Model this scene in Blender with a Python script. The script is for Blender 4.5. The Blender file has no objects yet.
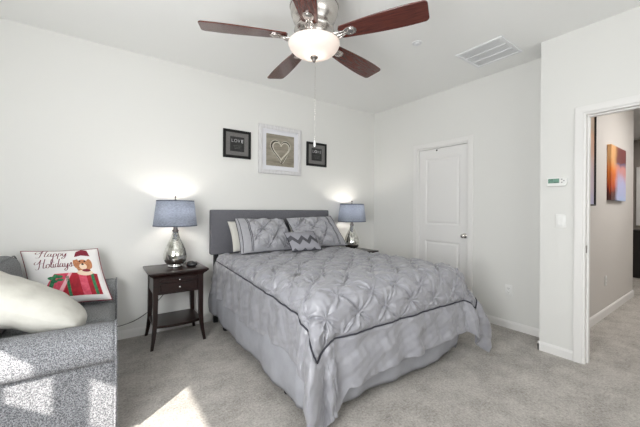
import bpy, bmesh, math, random
import numpy as np
from mathutils import Vector, Matrix

random.seed(7)
rng = np.random.RandomState(5)
S = bpy.context.scene
COL = S.collection
PI = math.pi

# ------------------------------------------------------------------ camera
F_PX, HORIZON, EYE = 308.2, 208.925, 1.244
YAW, ROLL = math.radians(35.527), math.radians(0.3714)
cd = bpy.data.cameras.new('camera')
cd.sensor_width = 36
cd.lens = F_PX / 640 * 36
cd.shift_y = (HORIZON - 213.5) / 640
cd.clip_start = 0.05
cam = bpy.data.objects.new('camera', cd)
COL.objects.link(cam)
cam.matrix_world = (Matrix.Translation((0, 0, EYE)) @ Matrix.Rotation(-YAW, 4, 'Z')
                    @ Matrix.Rotation(PI / 2, 4, 'X') @ Matrix.Rotation(ROLL, 4, 'Z'))
S.camera = cam

# ------------------------------------------------------------------ view and world
S.view_settings.view_transform = 'Standard'
S.view_settings.look = 'None'
S.view_settings.gamma = 1
S.view_settings.use_curve_mapping = False
S.view_settings.exposure = 0.36
w = bpy.data.worlds.new('daylight')
S.world = w
w.use_nodes = True
bg = w.node_tree.nodes['Background']
bg.inputs[0].default_value = (0.80, 0.90, 1.0, 1)
bg.inputs[1].default_value = 2.0


def area(name, loc, direction, sx, sy, power, color=(1, 1, 1), spread=PI):
    l = bpy.data.lights.new(name, 'AREA')
    l.shape = 'RECTANGLE'
    l.size, l.size_y = sx, sy
    l.energy = power
    l.color = color
    l.spread = spread
    o = bpy.data.objects.new(name, l)
    COL.objects.link(o)
    o.location = loc
    o.rotation_euler = Vector(direction).to_track_quat('-Z', 'Z').to_euler()
    return o


sun = bpy.data.lights.new('sun', 'SUN')
sun.energy = 11.5
sun.angle = math.radians(0.9)
sun.color = (1.0, 0.95, 0.88)
so = bpy.data.objects.new('sun', sun)
COL.objects.link(so)
so.rotation_euler = Vector((1, 0.8, -0.7)).to_track_quat('-Z', 'Y').to_euler()

# added area lamps stand in for daylight at the left and assumed rear windows
area('daylight_fill', (1.3, -1.60, 1.45), (0.0, 1, 0.0), 2.2, 1.3, 22, (0.97, 0.985, 1.0))
area('daylight_fill', (-0.86, 0.62, 1.45), (1, 0.55, 0.12), 1.3, 1.3, 74, (0.97, 0.985, 1.0))
# unseen fill lamps added under the hall ceiling to brighten the hall
area('hall_fill_light', (5.2, -0.15, 2.70), (0, 0, -1), 1.2, 0.6, 27, (1.0, 0.98, 0.96))
area('hall_fill_light', (8.0, 0.6, 2.70), (0, 0, -1), 0.5, 0.5, 14, (1.0, 0.93, 0.86))


# ------------------------------------------------------------------ materials
def lin(c):
    c = c / 255.0
    return c / 12.92 if c <= 0.04045 else ((c + 0.055) / 1.055) ** 2.4


def rgb(r, g, b):
    return (lin(r), lin(g), lin(b), 1)


def mat(name, col, rough=0.6, metal=0.0, col2=None, nscale=40, ndetail=4, bump=0.0, bscale=None, bdist=0.01,
        coat=0.0, sheen=0.0, lo=0.35, hi=0.65, stretch=None, emit=None, estr=0.0, trans=0.0, alpha=1.0, spec=None,
        use='Object'):
    m = bpy.data.materials.new(name)
    m.use_nodes = True
    nt = m.node_tree
    b = nt.nodes['Principled BSDF']
    b.inputs['Base Color'].default_value = col
    b.inputs['Roughness'].default_value = rough
    b.inputs['Metallic'].default_value = metal
    if coat:
        b.inputs['Coat Weight'].default_value = coat
        b.inputs['Coat Roughness'].default_value = 0.12
    if sheen:
        b.inputs['Sheen Weight'].default_value = sheen
    if spec is not None:
        b.inputs['Specular IOR Level'].default_value = spec
    if trans:
        b.inputs['Transmission Weight'].default_value = trans
    if emit:
        b.inputs['Emission Color'].default_value = emit
        b.inputs['Emission Strength'].default_value = estr
    tc = nt.nodes.new('ShaderNodeTexCoord')
    mp = nt.nodes.new('ShaderNodeMapping')
    nt.links.new(tc.outputs[use], mp.inputs[0])
    if stretch:
        mp.inputs['Scale'].default_value = stretch
    if col2 is not None:
        n = nt.nodes.new('ShaderNodeTexNoise')
        n.inputs['Scale'].default_value = nscale
        n.inputs['Detail'].default_value = ndetail
        n.inputs['Roughness'].default_value = 0.65
        nt.links.new(mp.outputs[0], n.inputs['Vector'])
        r = nt.nodes.new('ShaderNodeValToRGB')
        r.color_ramp.elements[0].position = lo
        r.color_ramp.elements[0].color = col2
        r.color_ramp.elements[1].position = hi
        r.color_ramp.elements[1].color = col
        nt.links.new(n.outputs[0], r.inputs[0])
        nt.links.new(r.outputs[0], b.inputs['Base Color'])
    if bump:
        n2 = nt.nodes.new('ShaderNodeTexNoise')
        n2.inputs['Scale'].default_value = bscale or nscale
        n2.inputs['Detail'].default_value = 3
        nt.links.new(mp.outputs[0], n2.inputs['Vector'])
        bp = nt.nodes.new('ShaderNodeBump')
        bp.inputs['Strength'].default_value = bump
        bp.inputs['Distance'].default_value = bdist
        nt.links.new(n2.outputs[0], bp.inputs['Height'])
        nt.links.new(bp.outputs[0], b.inputs['Normal'])
    return m


M = {}
M['wall'] = mat('wall_paint', (0.755, 0.752, 0.725, 1), 0.75, bump=0.05, bscale=160, bdist=0.002)
M['ceiling'] = mat('ceiling_paint', (0.88, 0.883, 0.865, 1), 0.85, bump=0.08, bscale=120, bdist=0.002)
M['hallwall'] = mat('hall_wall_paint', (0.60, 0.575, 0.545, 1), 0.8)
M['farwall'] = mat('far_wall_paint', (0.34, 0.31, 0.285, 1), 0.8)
M['trim'] = mat('trim_paint', (0.80, 0.79, 0.77, 1), 0.42)
M['door'] = mat('door_paint', (0.80, 0.79, 0.775, 1), 0.45)
M['frame_white'] = mat('window_frame', (0.85, 0.85, 0.85, 1), 0.4)
M['wood'] = mat('dark_cherry_wood', rgb(40, 16, 12), 0.32, col2=rgb(15, 7, 6), nscale=9, stretch=(1, 1, 8), coat=0.15, spec=0.35, lo=0.3, hi=0.75)
M['blade'] = mat('fan_blade_wood', rgb(104, 52, 42), 0.26, col2=rgb(66, 32, 27), nscale=7, stretch=(1, 14, 1), coat=0.5, lo=0.3, hi=0.72)
M['nickel'] = mat('brushed_nickel', (0.62, 0.59, 0.56, 1), 0.27, 1.0, bump=0.05, bscale=90, bdist=0.001)
M['nickel_dark'] = mat('dark_nickel', (0.22, 0.2, 0.19, 1), 0.3, 1.0)
M['chrome'] = mat('polished_chrome', (0.8, 0.8, 0.8, 1), 0.12, 1.0)
M['black'] = mat('black_plastic', (0.012, 0.012, 0.013, 1), 0.35)
M['blackmetal'] = mat('black_metal', (0.015, 0.015, 0.017, 1), 0.5, 0.3)
M['headboard'] = mat('charcoal_linen', rgb(112, 112, 117), 0.9, col2=rgb(88, 88, 94), nscale=260, bump=0.35, bscale=300, bdist=0.002)
M['comforter'] = mat('silver_grey_satin', rgb(150, 150, 155), 0.30, col2=rgb(142, 142, 148), nscale=14, sheen=0.15, bump=0.12, bscale=30, bdist=0.006)
M['skirt'] = mat('grey_cotton', rgb(158, 159, 165), 0.6, col2=rgb(148, 149, 155), nscale=12, bump=0.15, bscale=16, bdist=0.01)
M['sham'] = mat('sham_satin', rgb(166, 166, 170), 0.34, col2=rgb(154, 154, 160), nscale=20, sheen=0.15, bump=0.1, bscale=45, bdist=0.004)
M['piping'] = mat('dark_piping', rgb(42, 42, 52), 0.6)
M['cream'] = mat('cream_cotton', rgb(206, 204, 196), 0.85, bump=0.1, bscale=20, bdist=0.006)
M['cream2'] = mat('ivory_cushion_cover', rgb(206, 204, 196), 0.85, col2=rgb(198, 196, 187), nscale=9, bump=0.5, bscale=9, bdist=0.02)
M['mattress'] = mat('mattress_ticking', rgb(225, 225, 225), 0.85)
M['tweed'] = mat('grey_tweed', rgb(160, 161, 164), 0.95, col2=rgb(76, 77, 81), nscale=210, ndetail=3, lo=0.40, hi=0.62, bump=0.9, bscale=210, bdist=0.004)
M['tweed_cush'] = mat('grey_tweed_cushion', rgb(146, 148, 149), 0.95, col2=rgb(92, 94, 96), nscale=190, ndetail=2, lo=0.34, hi=0.66, bump=0.5, bscale=190, bdist=0.003)
M['fray'] = mat('frayed_threads', rgb(170, 170, 176), 0.95, col2=rgb(70, 70, 78), nscale=60)
M['pillow_white'] = mat('white_print_cloth', rgb(236, 234, 232), 0.8, bump=0.12, bscale=40, bdist=0.003)
M['crimson'] = mat('crimson_edge', rgb(128, 24, 48), 0.7)
M['ink'] = mat('burgundy_lettering', rgb(112, 34, 52), 0.8)
M['giftred'] = mat('gift_red', rgb(186, 30, 50), 0.75, col2=rgb(150, 18, 38), nscale=30)
M['giftpink'] = mat('gift_pink', rgb(226, 96, 118), 0.75, col2=rgb(205, 60, 88), nscale=30)
M['ribbongreen'] = mat('ribbon_green', rgb(60, 140, 92), 0.75, col2=rgb(30, 92, 60), nscale=60)
M['ribbonlight'] = mat('ribbon_pale', rgb(236, 178, 186), 0.75)
M['fur'] = mat('puppy_tan', rgb(206, 146, 104), 0.85, col2=rgb(168, 100, 66), nscale=120)
M['furlight'] = mat('puppy_cream', rgb(238, 214, 190), 0.85)
M['printblack'] = mat('print_dark', rgb(40, 24, 26), 0.8)
M['plastic_white'] = mat('white_plastic', (0.82, 0.82, 0.80, 1), 0.35)
M['plastic_grey'] = mat('grey_plastic', (0.3, 0.3, 0.3, 1), 0.4)
M['slot'] = mat('dark_slot', (0.05, 0.05, 0.05, 1), 0.7)
M['lcd'] = mat('green_lcd', rgb(118, 158, 140), 0.3)
M['lcd_dark'] = mat('lcd_segments', rgb(52, 78, 70), 0.3)
M['vent'] = mat('vent_enamel', (0.80, 0.81, 0.82, 1), 0.5)
M['ventback'] = mat('vent_filter', (0.74, 0.75, 0.77, 1), 0.8)
M['frame_black'] = mat('black_frame', (0.008, 0.008, 0.008, 1), 0.6, spec=0.3)
M['mat_grey'] = mat('grey_mat_board', rgb(122, 120, 118), 0.75, col2=rgb(98, 97, 95), nscale=120)
M['mat_black'] = mat('dark_print', rgb(44, 44, 44), 0.5, col2=rgb(26, 26, 26), nscale=30)
M['frame_wash'] = mat('whitewashed_wood', rgb(222, 221, 221), 0.55, col2=rgb(206, 204, 205), nscale=14, stretch=(6, 1, 1))
M['mat_white'] = mat('white_mat_board', rgb(222, 222, 226), 0.7)
M['letter'] = mat('pale_letter', rgb(176, 176, 176), 0.6)
M['letter_bright'] = mat('bright_letter', rgb(232, 232, 232), 0.6)
M['sand'] = mat('sepia_sand', rgb(172, 165, 150), 0.8, col2=rgb(98, 90, 76), nscale=7, ndetail=8, lo=0.25, hi=0.7, stretch=(0.5, 1, 2.4))
M['sand_light'] = mat('sepia_highlight', rgb(206, 200, 186), 0.8)
M['sand_dark'] = mat('sepia_shadow', rgb(58, 52, 42), 0.8)
M['glassbowl'] = mat('frosted_glass', (0.86, 0.80, 0.78, 1), 0.35, emit=(1.0, 0.86, 0.78, 1), estr=0.25, coat=0.5)
M['bulb'] = mat('bulb_glow', (1, 1, 1, 1), 0.4, emit=(1, 0.9, 0.78, 1), estr=6)
M['mercury'] = mat('mercury_glass', (0.80, 0.80, 0.76, 1), 0.10, 1.0, col2=(0.34, 0.34, 0.30, 1), nscale=22, ndetail=6, lo=0.35, hi=0.55, bump=0.35, bscale=22, bdist=0.01)
M['blind'] = mat('blind_slats', (0.8, 0.8, 0.78, 1), 0.5)
M['charcoal'] = mat('black_cabinet', (0.02, 0.018, 0.018, 1), 0.45)


def shade_mat():
    m = bpy.data.materials.new('blue_grey_linen_shade')
    m.use_nodes = True
    nt = m.node_tree
    nt.nodes.remove(nt.nodes['Principled BSDF'])
    out = nt.nodes['Material Output']
    tc = nt.nodes.new('ShaderNodeTexCoord')
    mp = nt.nodes.new('ShaderNodeMapping')
    mp.inputs['Scale'].default_value = (1, 1, 5)
    nt.links.new(tc.outputs['Object'], mp.inputs[0])
    n = nt.nodes.new('ShaderNodeTexNoise')
    n.inputs['Scale'].default_value = 55
    n.inputs['Detail'].default_value = 5
    nt.links.new(mp.outputs[0], n.inputs['Vector'])
    r = nt.nodes.new('ShaderNodeValToRGB')
    r.color_ramp.elements[0].position = 0.3
    r.color_ramp.elements[0].color = rgb(150, 156, 168)
    r.color_ramp.elements[1].position = 0.7
    r.color_ramp.elements[1].color = rgb(192, 198, 210)
    nt.links.new(n.outputs[0], r.inputs[0])
    d = nt.nodes.new('ShaderNodeBsdfDiffuse')
    t = nt.nodes.new('ShaderNodeBsdfTranslucent')
    nt.links.new(r.outputs[0], d.inputs[0])
    nt.links.new(r.outputs[0], t.inputs[0])
    mx = nt.nodes.new('ShaderNodeMixShader')
    mx.inputs[0].default_value = 0.55
    nt.links.new(d.outputs[0], mx.inputs[1])
    nt.links.new(t.outputs[0], mx.inputs[2])
    nt.links.new(mx.outputs[0], out.inputs[0])
    return m


M['shade'] = shade_mat()
M['shadetrim'] = mat('shade_trim', rgb(96, 102, 116), 0.8)


def roller_mat():
    m = bpy.data.materials.new('window_shade_cloth')
    m.use_nodes = True
    nt = m.node_tree
    nt.nodes.remove(nt.nodes['Principled BSDF'])
    d = nt.nodes.new('ShaderNodeBsdfDiffuse')
    d.inputs[0].default_value = (0.8, 0.79, 0.76, 1)
    t = nt.nodes.new('ShaderNodeBsdfTranslucent')
    t.inputs[0].default_value = (0.6, 0.59, 0.56, 1)
    mx = nt.nodes.new('ShaderNodeMixShader')
    mx.inputs[0].default_value = 0.12
    nt.links.new(d.outputs[0], mx.inputs[1])
    nt.links.new(t.outputs[0], mx.inputs[2])
    nt.links.new(mx.outputs[0], nt.nodes['Material Output'].inputs[0])
    return m


M['roller'] = roller_mat()


def bowl_mat():
    m = bpy.data.materials.new('frosted_glass_bowl')
    m.use_nodes = True
    nt = m.node_tree
    b = nt.nodes['Principled BSDF']
    b.inputs['Base Color'].default_value = (0.85, 0.80, 0.77, 1)
    b.inputs['Roughness'].default_value = 0.3
    t = nt.nodes.new('ShaderNodeBsdfTranslucent')
    t.inputs[0].default_value = (0.92, 0.86, 0.82, 1)
    mx = nt.nodes.new('ShaderNodeMixShader')
    mx.inputs[0].default_value = 0.35
    nt.links.new(b.outputs[0], mx.inputs[1])
    nt.links.new(t.outputs[0], mx.inputs[2])
    nt.links.new(mx.outputs[0], nt.nodes['Material Output'].inputs[0])
    return m


M['glassbowl'] = bowl_mat()


def pane_mat():
    m = bpy.data.materials.new('window_glass')
    m.use_nodes = True
    nt = m.node_tree
    nt.nodes.remove(nt.nodes['Principled BSDF'])
    t = nt.nodes.new('ShaderNodeBsdfTransparent')
    g = nt.nodes.new('ShaderNodeBsdfGlossy')
    g.inputs['Roughness'].default_value = 0.02
    mx = nt.nodes.new('ShaderNodeMixShader')
    mx.inputs[0].default_value = 0.06
    nt.links.new(t.outputs[0], mx.inputs[1])
    nt.links.new(g.outputs[0], mx.inputs[2])
    nt.links.new(mx.outputs[0], nt.nodes['Material Output'].inputs[0])
    return m


M['glass'] = pane_mat()


def carpet_mat(name, c1, c2):
    m = bpy.data.materials.new(name)
    m.use_nodes = True
    nt = m.node_tree
    b = nt.nodes['Principled BSDF']
    b.inputs['Roughness'].default_value = 0.95
    b.inputs['Sheen Weight'].default_value = 0.2
    tc = nt.nodes.new('ShaderNodeTexCoord')

    def noise(scale, detail, rough=0.6):
        n = nt.nodes.new('ShaderNodeTexNoise')
        n.inputs['Scale'].default_value = scale
        n.inputs['Detail'].default_value = detail
        n.inputs['Roughness'].default_value = rough
        nt.links.new(tc.outputs['Object'], n.inputs['Vector'])
        return n
    big = noise(4.5, 8, 0.78)
    fine = noise(70, 5, 0.8)
    add = nt.nodes.new('ShaderNodeMath')
    add.operation = 'MULTIPLY_ADD'
    nt.links.new(big.outputs[0], add.inputs[0])
    add.inputs[1].default_value = 0.45
    sc = nt.nodes.new('ShaderNodeMath')
    sc.operation = 'MULTIPLY'
    nt.links.new(fine.outputs[0], sc.inputs[0])
    sc.inputs[1].default_value = 0.55
    nt.links.new(sc.outputs[0], add.inputs[2])
    r = nt.nodes.new('ShaderNodeValToRGB')
    r.color_ramp.elements[0].position = 0.38
    r.color_ramp.elements[0].color = c2
    r.color_ramp.elements[1].position = 0.60
    r.color_ramp.elements[1].color = c1
    nt.links.new(add.outputs[0], r.inputs[0])
    nt.links.new(r.outputs[0], b.inputs['Base Color'])
    bp = nt.nodes.new('ShaderNodeBump')
    bp.inputs['Strength'].default_value = 0.8
    bp.inputs['Distance'].default_value = 0.012
    nt.links.new(fine.outputs[0], bp.inputs['Height'])
    nt.links.new(bp.outputs[0], b.inputs['Normal'])
    return m


M['carpet'] = carpet_mat('beige_grey_carpet', rgb(200, 195, 188), rgb(128, 122, 115))


# ------------------------------------------------------------------ mesh helpers
class MB:
    """collects shapes into one mesh"""

    def __init__(self):
        self.v, self.f, self.m, self.s = [], [], [], []

    def add(self, verts, faces, mi=0, smooth=False):
        o = len(self.v)
        self.v += [tuple(p) for p in verts]
        for f in faces:
            self.f.append([i + o for i in f])
            self.m.append(mi)
            self.s.append(smooth)

    def from_bm(self, bm, mi=0, smooth=False):
        bm.verts.index_update()
        self.add([v.co[:] for v in bm.verts], [[v.index for v in f.verts] for f in bm.faces], mi, smooth)
        bm.free()

    def box(self, x0, x1, y0, y1, z0, z1, bev=0.0, seg=1, mi=0, smooth=None):
        bm = bmesh.new()
        bmesh.ops.create_cube(bm, size=1)
        for v in bm.verts:
            v.co = Vector(((x0 + x1) / 2 + v.co.x * (x1 - x0), (y0 + y1) / 2 + v.co.y * (y1 - y0), (z0 + z1) / 2 + v.co.z * (z1 - z0)))
        if bev:
            bmesh.ops.bevel(bm, geom=bm.edges[:], offset=bev, segments=seg, profile=0.5, affect='EDGES')
        self.from_bm(bm, mi, bool(bev and seg > 1) if smooth is None else smooth)

    def lathe(self, prof, n=32, c=(0, 0, 0), mi=0, cap=True, smooth=True):
        vs, fs = [], []
        for r, z in prof:
            for i in range(n):
                a = 2 * PI * i / n
                vs.append((c[0] + r * math.cos(a), c[1] + r * math.sin(a), c[2] + z))
        for k in range(len(prof) - 1):
            for i in range(n):
                j = (i + 1) % n
                fs.append([k * n + i, k * n + j, (k + 1) * n + j, (k + 1) * n + i])
        if cap:
            fs.append(list(range(n))[::-1])
            fs.append([(len(prof) - 1) * n + i for i in range(n)])
        self.add(vs, fs, mi, smooth)

    def tube(self, pts, r, n=8, mi=0, closed=False):
        pts = [Vector(p) for p in pts]
        N = len(pts)
        vs, fs = [], []
        up = Vector((0, 0, 1))
        prev = None
        for i, p in enumerate(pts):
            a = pts[(i - 1) % N] if (closed or i > 0) else p
            b = pts[(i + 1) % N] if (closed or i < N - 1) else p
            t = (b - a)
            t = t.normalized() if t.length > 1e-9 else Vector((0, 0, 1))
            if prev is None:
                nrm = t.cross(up)
                if nrm.length < 1e-3:
                    nrm = t.cross(Vector((1, 0, 0)))
                nrm.normalize()
            else:
                nrm = (prev - t * prev.dot(t))
                nrm = nrm.normalized() if nrm.length > 1e-6 else t.orthogonal().normalized()
            prev = nrm
            bn = t.cross(nrm)
            rr = r[i] if hasattr(r, '__len__') else r
            for k in range(n):
                an = 2 * PI * k / n
                vs.append(p + (nrm * math.cos(an) + bn * math.sin(an)) * rr)
        for i in range(N if closed else N - 1):
            for k in range(n):
                l = (k + 1) % n
                i2 = (i + 1) % N
                fs.append([i * n + k, i * n + l, i2 * n + l, i2 * n + k])
        if not closed:
            fs.append(list(range(n))[::-1])
            fs.append([(N - 1) * n + k for k in range(n)])
        self.add(vs, fs, mi, True)

    def prism(self, poly, axis, a, b, mi=0, smooth=False, bev=0.0, seg=2):
        """poly: 2D points; axis 0: (y,z) along x, 1: (x,z) along y, 2: (x,y) along z"""
        def P(p, t):
            return {0: (t, p[0], p[1]), 1: (p[0], t, p[1]), 2: (p[0], p[1], t)}[axis]
        n = len(poly)
        bm = bmesh.new()
        A = [bm.verts.new(P(p, a)) for p in poly]
        B = [bm.verts.new(P(p, b)) for p in poly]
        caps = [bm.faces.new(A), bm.faces.new(B[::-1])]
        for i in range(n):
            bm.faces.new([A[i], B[i], B[(i + 1) % n], A[(i + 1) % n]])
        bmesh.ops.recalc_face_normals(bm, faces=bm.faces[:])
        if bev:
            ed = set()
            for c in caps:
                ed.update(c.edges)
            bmesh.ops.bevel(bm, geom=list(ed), offset=bev, segments=seg, profile=0.5, affect='EDGES')
        self.from_bm(bm, mi, smooth)

    def grid(self, P, mi=0, smooth=True, closed_u=False):
        """P: array (nu, nv, 3)"""
        nu, nv = P.shape[:2]
        fs = []
        for i in range(nu if closed_u else nu - 1):
            for j in range(nv - 1):
                i2 = (i + 1) % nu
                fs.append([i * nv + j, i2 * nv + j, i2 * nv + j + 1, i * nv + j + 1])
        self.add(P.reshape(-1, 3).tolist(), fs, mi, smooth)

    def build(self, name, mats, parent=None, loc=None, rotz=0.0, fix=False):
        me = bpy.data.meshes.new(name)
        me.from_pydata(self.v, [], self.f)
        if not isinstance(mats, (list, tuple)):
            mats = [mats]
        for m in mats:
            me.materials.append(m)
        me.polygons.foreach_set('material_index', self.m)
        me.polygons.foreach_set('use_smooth', self.s)
        if fix:
            bm = bmesh.new()
            bm.from_mesh(me)
            bmesh.ops.remove_doubles(bm, verts=bm.verts[:], dist=1e-5)
            bmesh.ops.recalc_face_normals(bm, faces=bm.faces[:])
            bm.to_mesh(me)
            bm.free()
        me.update()
        o = bpy.data.objects.new(name, me)
        COL.objects.link(o)
        if parent:
            o.parent = parent
        if loc is not None:
            o.location = loc
        o.rotation_euler = (0, 0, rotz)
        return o


def tag(o, label, cat, group=None):
    o['label'] = label
    o['category'] = cat
    if group:
        o['group'] = group
    return o


def thing(name, label, cat, loc=(0, 0, 0), rotz=0.0, group=None):
    o = bpy.data.objects.new(name, None)
    o.empty_display_size = 0.1
    COL.objects.link(o)
    o.location = loc
    o.rotation_euler = (0, 0, rotz)
    return tag(o, label, cat, group)


def struct(o, name=None):
    o['kind'] = 'structure'
    return o


def copy_tree(o, parent=None):
    c = o.copy()
    COL.objects.link(c)
    if parent:
        c.parent = parent
    for ch in list(o.children):
        copy_tree(ch, c)
    return c


def sbox(name, b, m, bev=0.0, parent=None):
    mb = MB()
    mb.box(*b, bev=bev)
    return struct(mb.build(name, m, parent))


def smoothmod(o, lv=2):
    md = o.modifiers.new('subsurf', 'SUBSURF')
    md.levels = md.render_levels = lv
    return o


# ------------------------------------------------------------------ room shell
XL, YB, XR, XN, YJ, YR, H = -0.95, 3.461, 3.515, 3.198, 1.097, -1.70, 2.74
T = 0.12
sbox('floor', (XL - T, 10.2, YR - T, 4.4, -0.10, 0.0), M['carpet'])
sbox('ceiling', (XL - T, 10.2, YR - T, 4.4, H, H + 0.1), M['ceiling'])
sbox('wall_back', (XL - T, XR + T, YB, YB + T, 0, H), M['wall'])
# right wall with the closet door opening
DY0, DY1, DZ = 1.932, 2.640, 2.052
mb = MB()
mb.box(XR, XR + T, YJ, DY0, 0, H)
mb.box(XR, XR + T, DY1, YB, 0, H)
mb.box(XR, XR + T, DY0, DY1, DZ, H)
struct(mb.build('wall_right', M['wall']))
# wall with the hall doorway, and its return to the right wall
OY0, OY1, OZ = -0.04, 0.797, 2.036
mb = MB()
mb.box(XN, XN + T, OY1, YJ, 0, H)
mb.box(XN + T, XR + T, YJ - 0.10, YJ, 0, H)
mb.box(XN, XN + T, YR, OY0, 0, H)
mb.box(XN, XN + T, OY0, OY1, OZ, H)
struct(mb.build('wall_front', M['wall']))
# left wall with its window
WY0, WY1, WZ0, WZ1 = 0.22, 1.48, 0.776, 2.10
mb = MB()
mb.box(XL - T, XL, YR, WY0, 0, H)
mb.box(XL - T, XL, WY1, YB, 0, H)
mb.box(XL - T, XL, WY0, WY1, 0, WZ0)
mb.box(XL - T, XL, WY0, WY1, WZ1, H)
struct(mb.build('wall_left', M['wall']))
# rear wall (behind the camera) with a window assumed for the daylight
RX0, RX1, RZ0, RZ1 = 0.2, 2.4, 0.8, 2.1
mb = MB()
mb.box(XL - T, RX0, YR - T, YR, 0, H)
mb.box(RX1, XN + T, YR - T, YR, 0, H)
mb.box(RX0, RX1, YR - T, YR, 0, RZ0)
mb.box(RX0, RX1, YR - T, YR, RZ1, H)
struct(mb.build('wall_rear', M['wall']))

# windows (outside the photograph: the left one lets the sun in, the rear one is assumed for daylight)
wn = bpy.data.objects.new('window_1', None)
COL.objects.link(wn)
wn.location = (XL - 0.05, (WY0 + WY1) / 2, WZ0)
struct(wn)
mb = MB()
yc = (WY0 + WY1) / 2
for y0, y1, z0, z1 in ((WY0, WY1, WZ1 - 0.03, WZ1), (WY0, WY0 + 0.03, WZ0, WZ1), (1.195, 1.285, WZ0, WZ1)):
    mb.box(-0.02, 0.02, y0 - yc, y1 - yc, z0 - WZ0, z1 - WZ0)
mb.build('window_frame', M['frame_white'], wn)
mb = MB()
mb.box(0.024, 0.028, WY0 + 0.005 - yc, WY1 - 0.005 - yc, 1.045 - WZ0, WZ1 - WZ0)
mb.box(0.019, 0.033, WY0 + 0.005 - yc, WY1 - 0.005 - yc, 1.037 - WZ0, 1.055 - WZ0)
mb.build('roller_shade', M['roller'], wn)
mb = MB()
mb.box(-0.003, 0.003, WY0 - yc, WY1 - yc, 0, WZ1 - WZ0)
mb.build('pane', M['glass'], wn)
wn = bpy.data.objects.new('assumed_window', None)  # unseen rear window, added as a reason for the daylight
COL.objects.link(wn)
wn.location = ((RX0 + RX1) / 2, YR - 0.06, RZ0)
struct(wn)
mb = MB()
hw = (RX1 - RX0) / 2
for x0, x1, z0, z1 in ((-hw, hw, 0, 0.04), (-hw, hw, 1.26, 1.3), (-hw, -hw + 0.04, 0, 1.3), (hw - 0.04, hw, 0, 1.3), (-0.03, 0.03, 0, 1.3)):
    mb.box(x0, x1, -0.02, 0.02, z0, z1)
mb.build('window_frame', M['frame_white'], wn)
mb = MB()
mb.box(-hw + 0.005, hw - 0.005, 0.030, 0.034, 0.0, 1.3)  # unseen shade, added to keep sun from entering at the rear
mb.build('roller_shade', M['roller'], wn)
mb = MB()
mb.box(-hw, hw, -0.003, 0.003, 0, 1.3)
mb.build('pane', M['glass'], wn)

# hall
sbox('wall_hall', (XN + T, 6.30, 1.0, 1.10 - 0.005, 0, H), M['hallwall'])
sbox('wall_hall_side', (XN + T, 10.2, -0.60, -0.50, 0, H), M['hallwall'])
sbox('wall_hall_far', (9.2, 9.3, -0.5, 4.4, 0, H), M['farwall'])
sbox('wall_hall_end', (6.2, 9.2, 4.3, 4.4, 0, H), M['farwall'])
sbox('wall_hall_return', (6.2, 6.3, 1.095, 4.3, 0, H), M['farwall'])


# baseboards
def baseboard(name, pts, h=0.080, t=0.010, m='trim'):
    """straight run from pts[0] to pts[1] with the room on its left"""
    (x0, y0), (x1, y1) = pts
    L = math.hypot(x1 - x0, y1 - y0)
    mb = MB()
    mb.prism([(0, 0), (t, 0), (t, h - 0.02), (t * 0.45, h - 0.004), (0, h)], 0, 0, L)
    o = mb.build(name, M[m], loc=(x0, y0, 0), rotz=math.atan2(y1 - y0, x1 - x0))
    return struct(o)


baseboard('baseboard_back', ((XR, YB), (XL, YB)))
baseboard('baseboard_right', ((XR, YJ), (XR, DY0 - 0.064)))
baseboard('baseboard_right', ((XR, DY1 + 0.064), (XR, YB)))
baseboard('baseboard_front', ((XN, OY1 + 0.058), (XN, YJ + 0.010)))
baseboard('baseboard_front', ((XN - 0.010, YJ), (XR, YJ)))
baseboard('baseboard_front', ((XN, YR), (XN, OY0 - 0.058)))
baseboard('baseboard_left', ((XL, YB), (XL, YR)))
baseboard('baseboard_rear', ((XL, YR), (XN, YR)))
baseboard('baseboard_hall', ((6.314, 1.0), (XN + T, 1.0)), h=0.10)
baseboard('baseboard_hall', ((6.30, 4.3), (6.30, 1.0 - 0.014)), h=0.10)


# ------------------------------------------------------------------ closet door on the right wall
def casing(mb, y0, y1, z1, xw, wd=0.062, t=0.018, side=-1):
    """door casing on a wall face at x = xw; profiled boards mitred at the corners"""
    for lo, hi, tt in ((0.0, 1.0, t * 0.7), (0.10, 0.90, t * 0.85)):
        a, b = wd * lo, wd * hi
        xs = sorted((xw, xw + side * tt))
        mb.box(xs[0], xs[1], y0 - b, y0 - a, 0, z1 + b, bev=0.001)
        mb.box(xs[0], xs[1], y1 + a, y1 + b, 0, z1 + b, bev=0.001)
        mb.box(xs[0], xs[1], y0 - a, y1 + a, z1 + a, z1 + b, bev=0.001)


dr = bpy.data.objects.new('door_1', None)
COL.objects.link(dr)
struct(dr)
mb = MB()
casing(mb, DY0, DY1, DZ, XR)
mb.build('door_casing', M['trim'], dr)
mb = MB()
J = 0.016
mb.box(XR, XR + T, DY0, DY0 + J, 0, DZ)
mb.box(XR, XR + T, DY1 - J, DY1, 0, DZ)
mb.box(XR, XR + T, DY0 + J, DY1 - J, DZ - J, DZ)
mb.build('door_jamb', M['trim'], dr)
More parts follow.
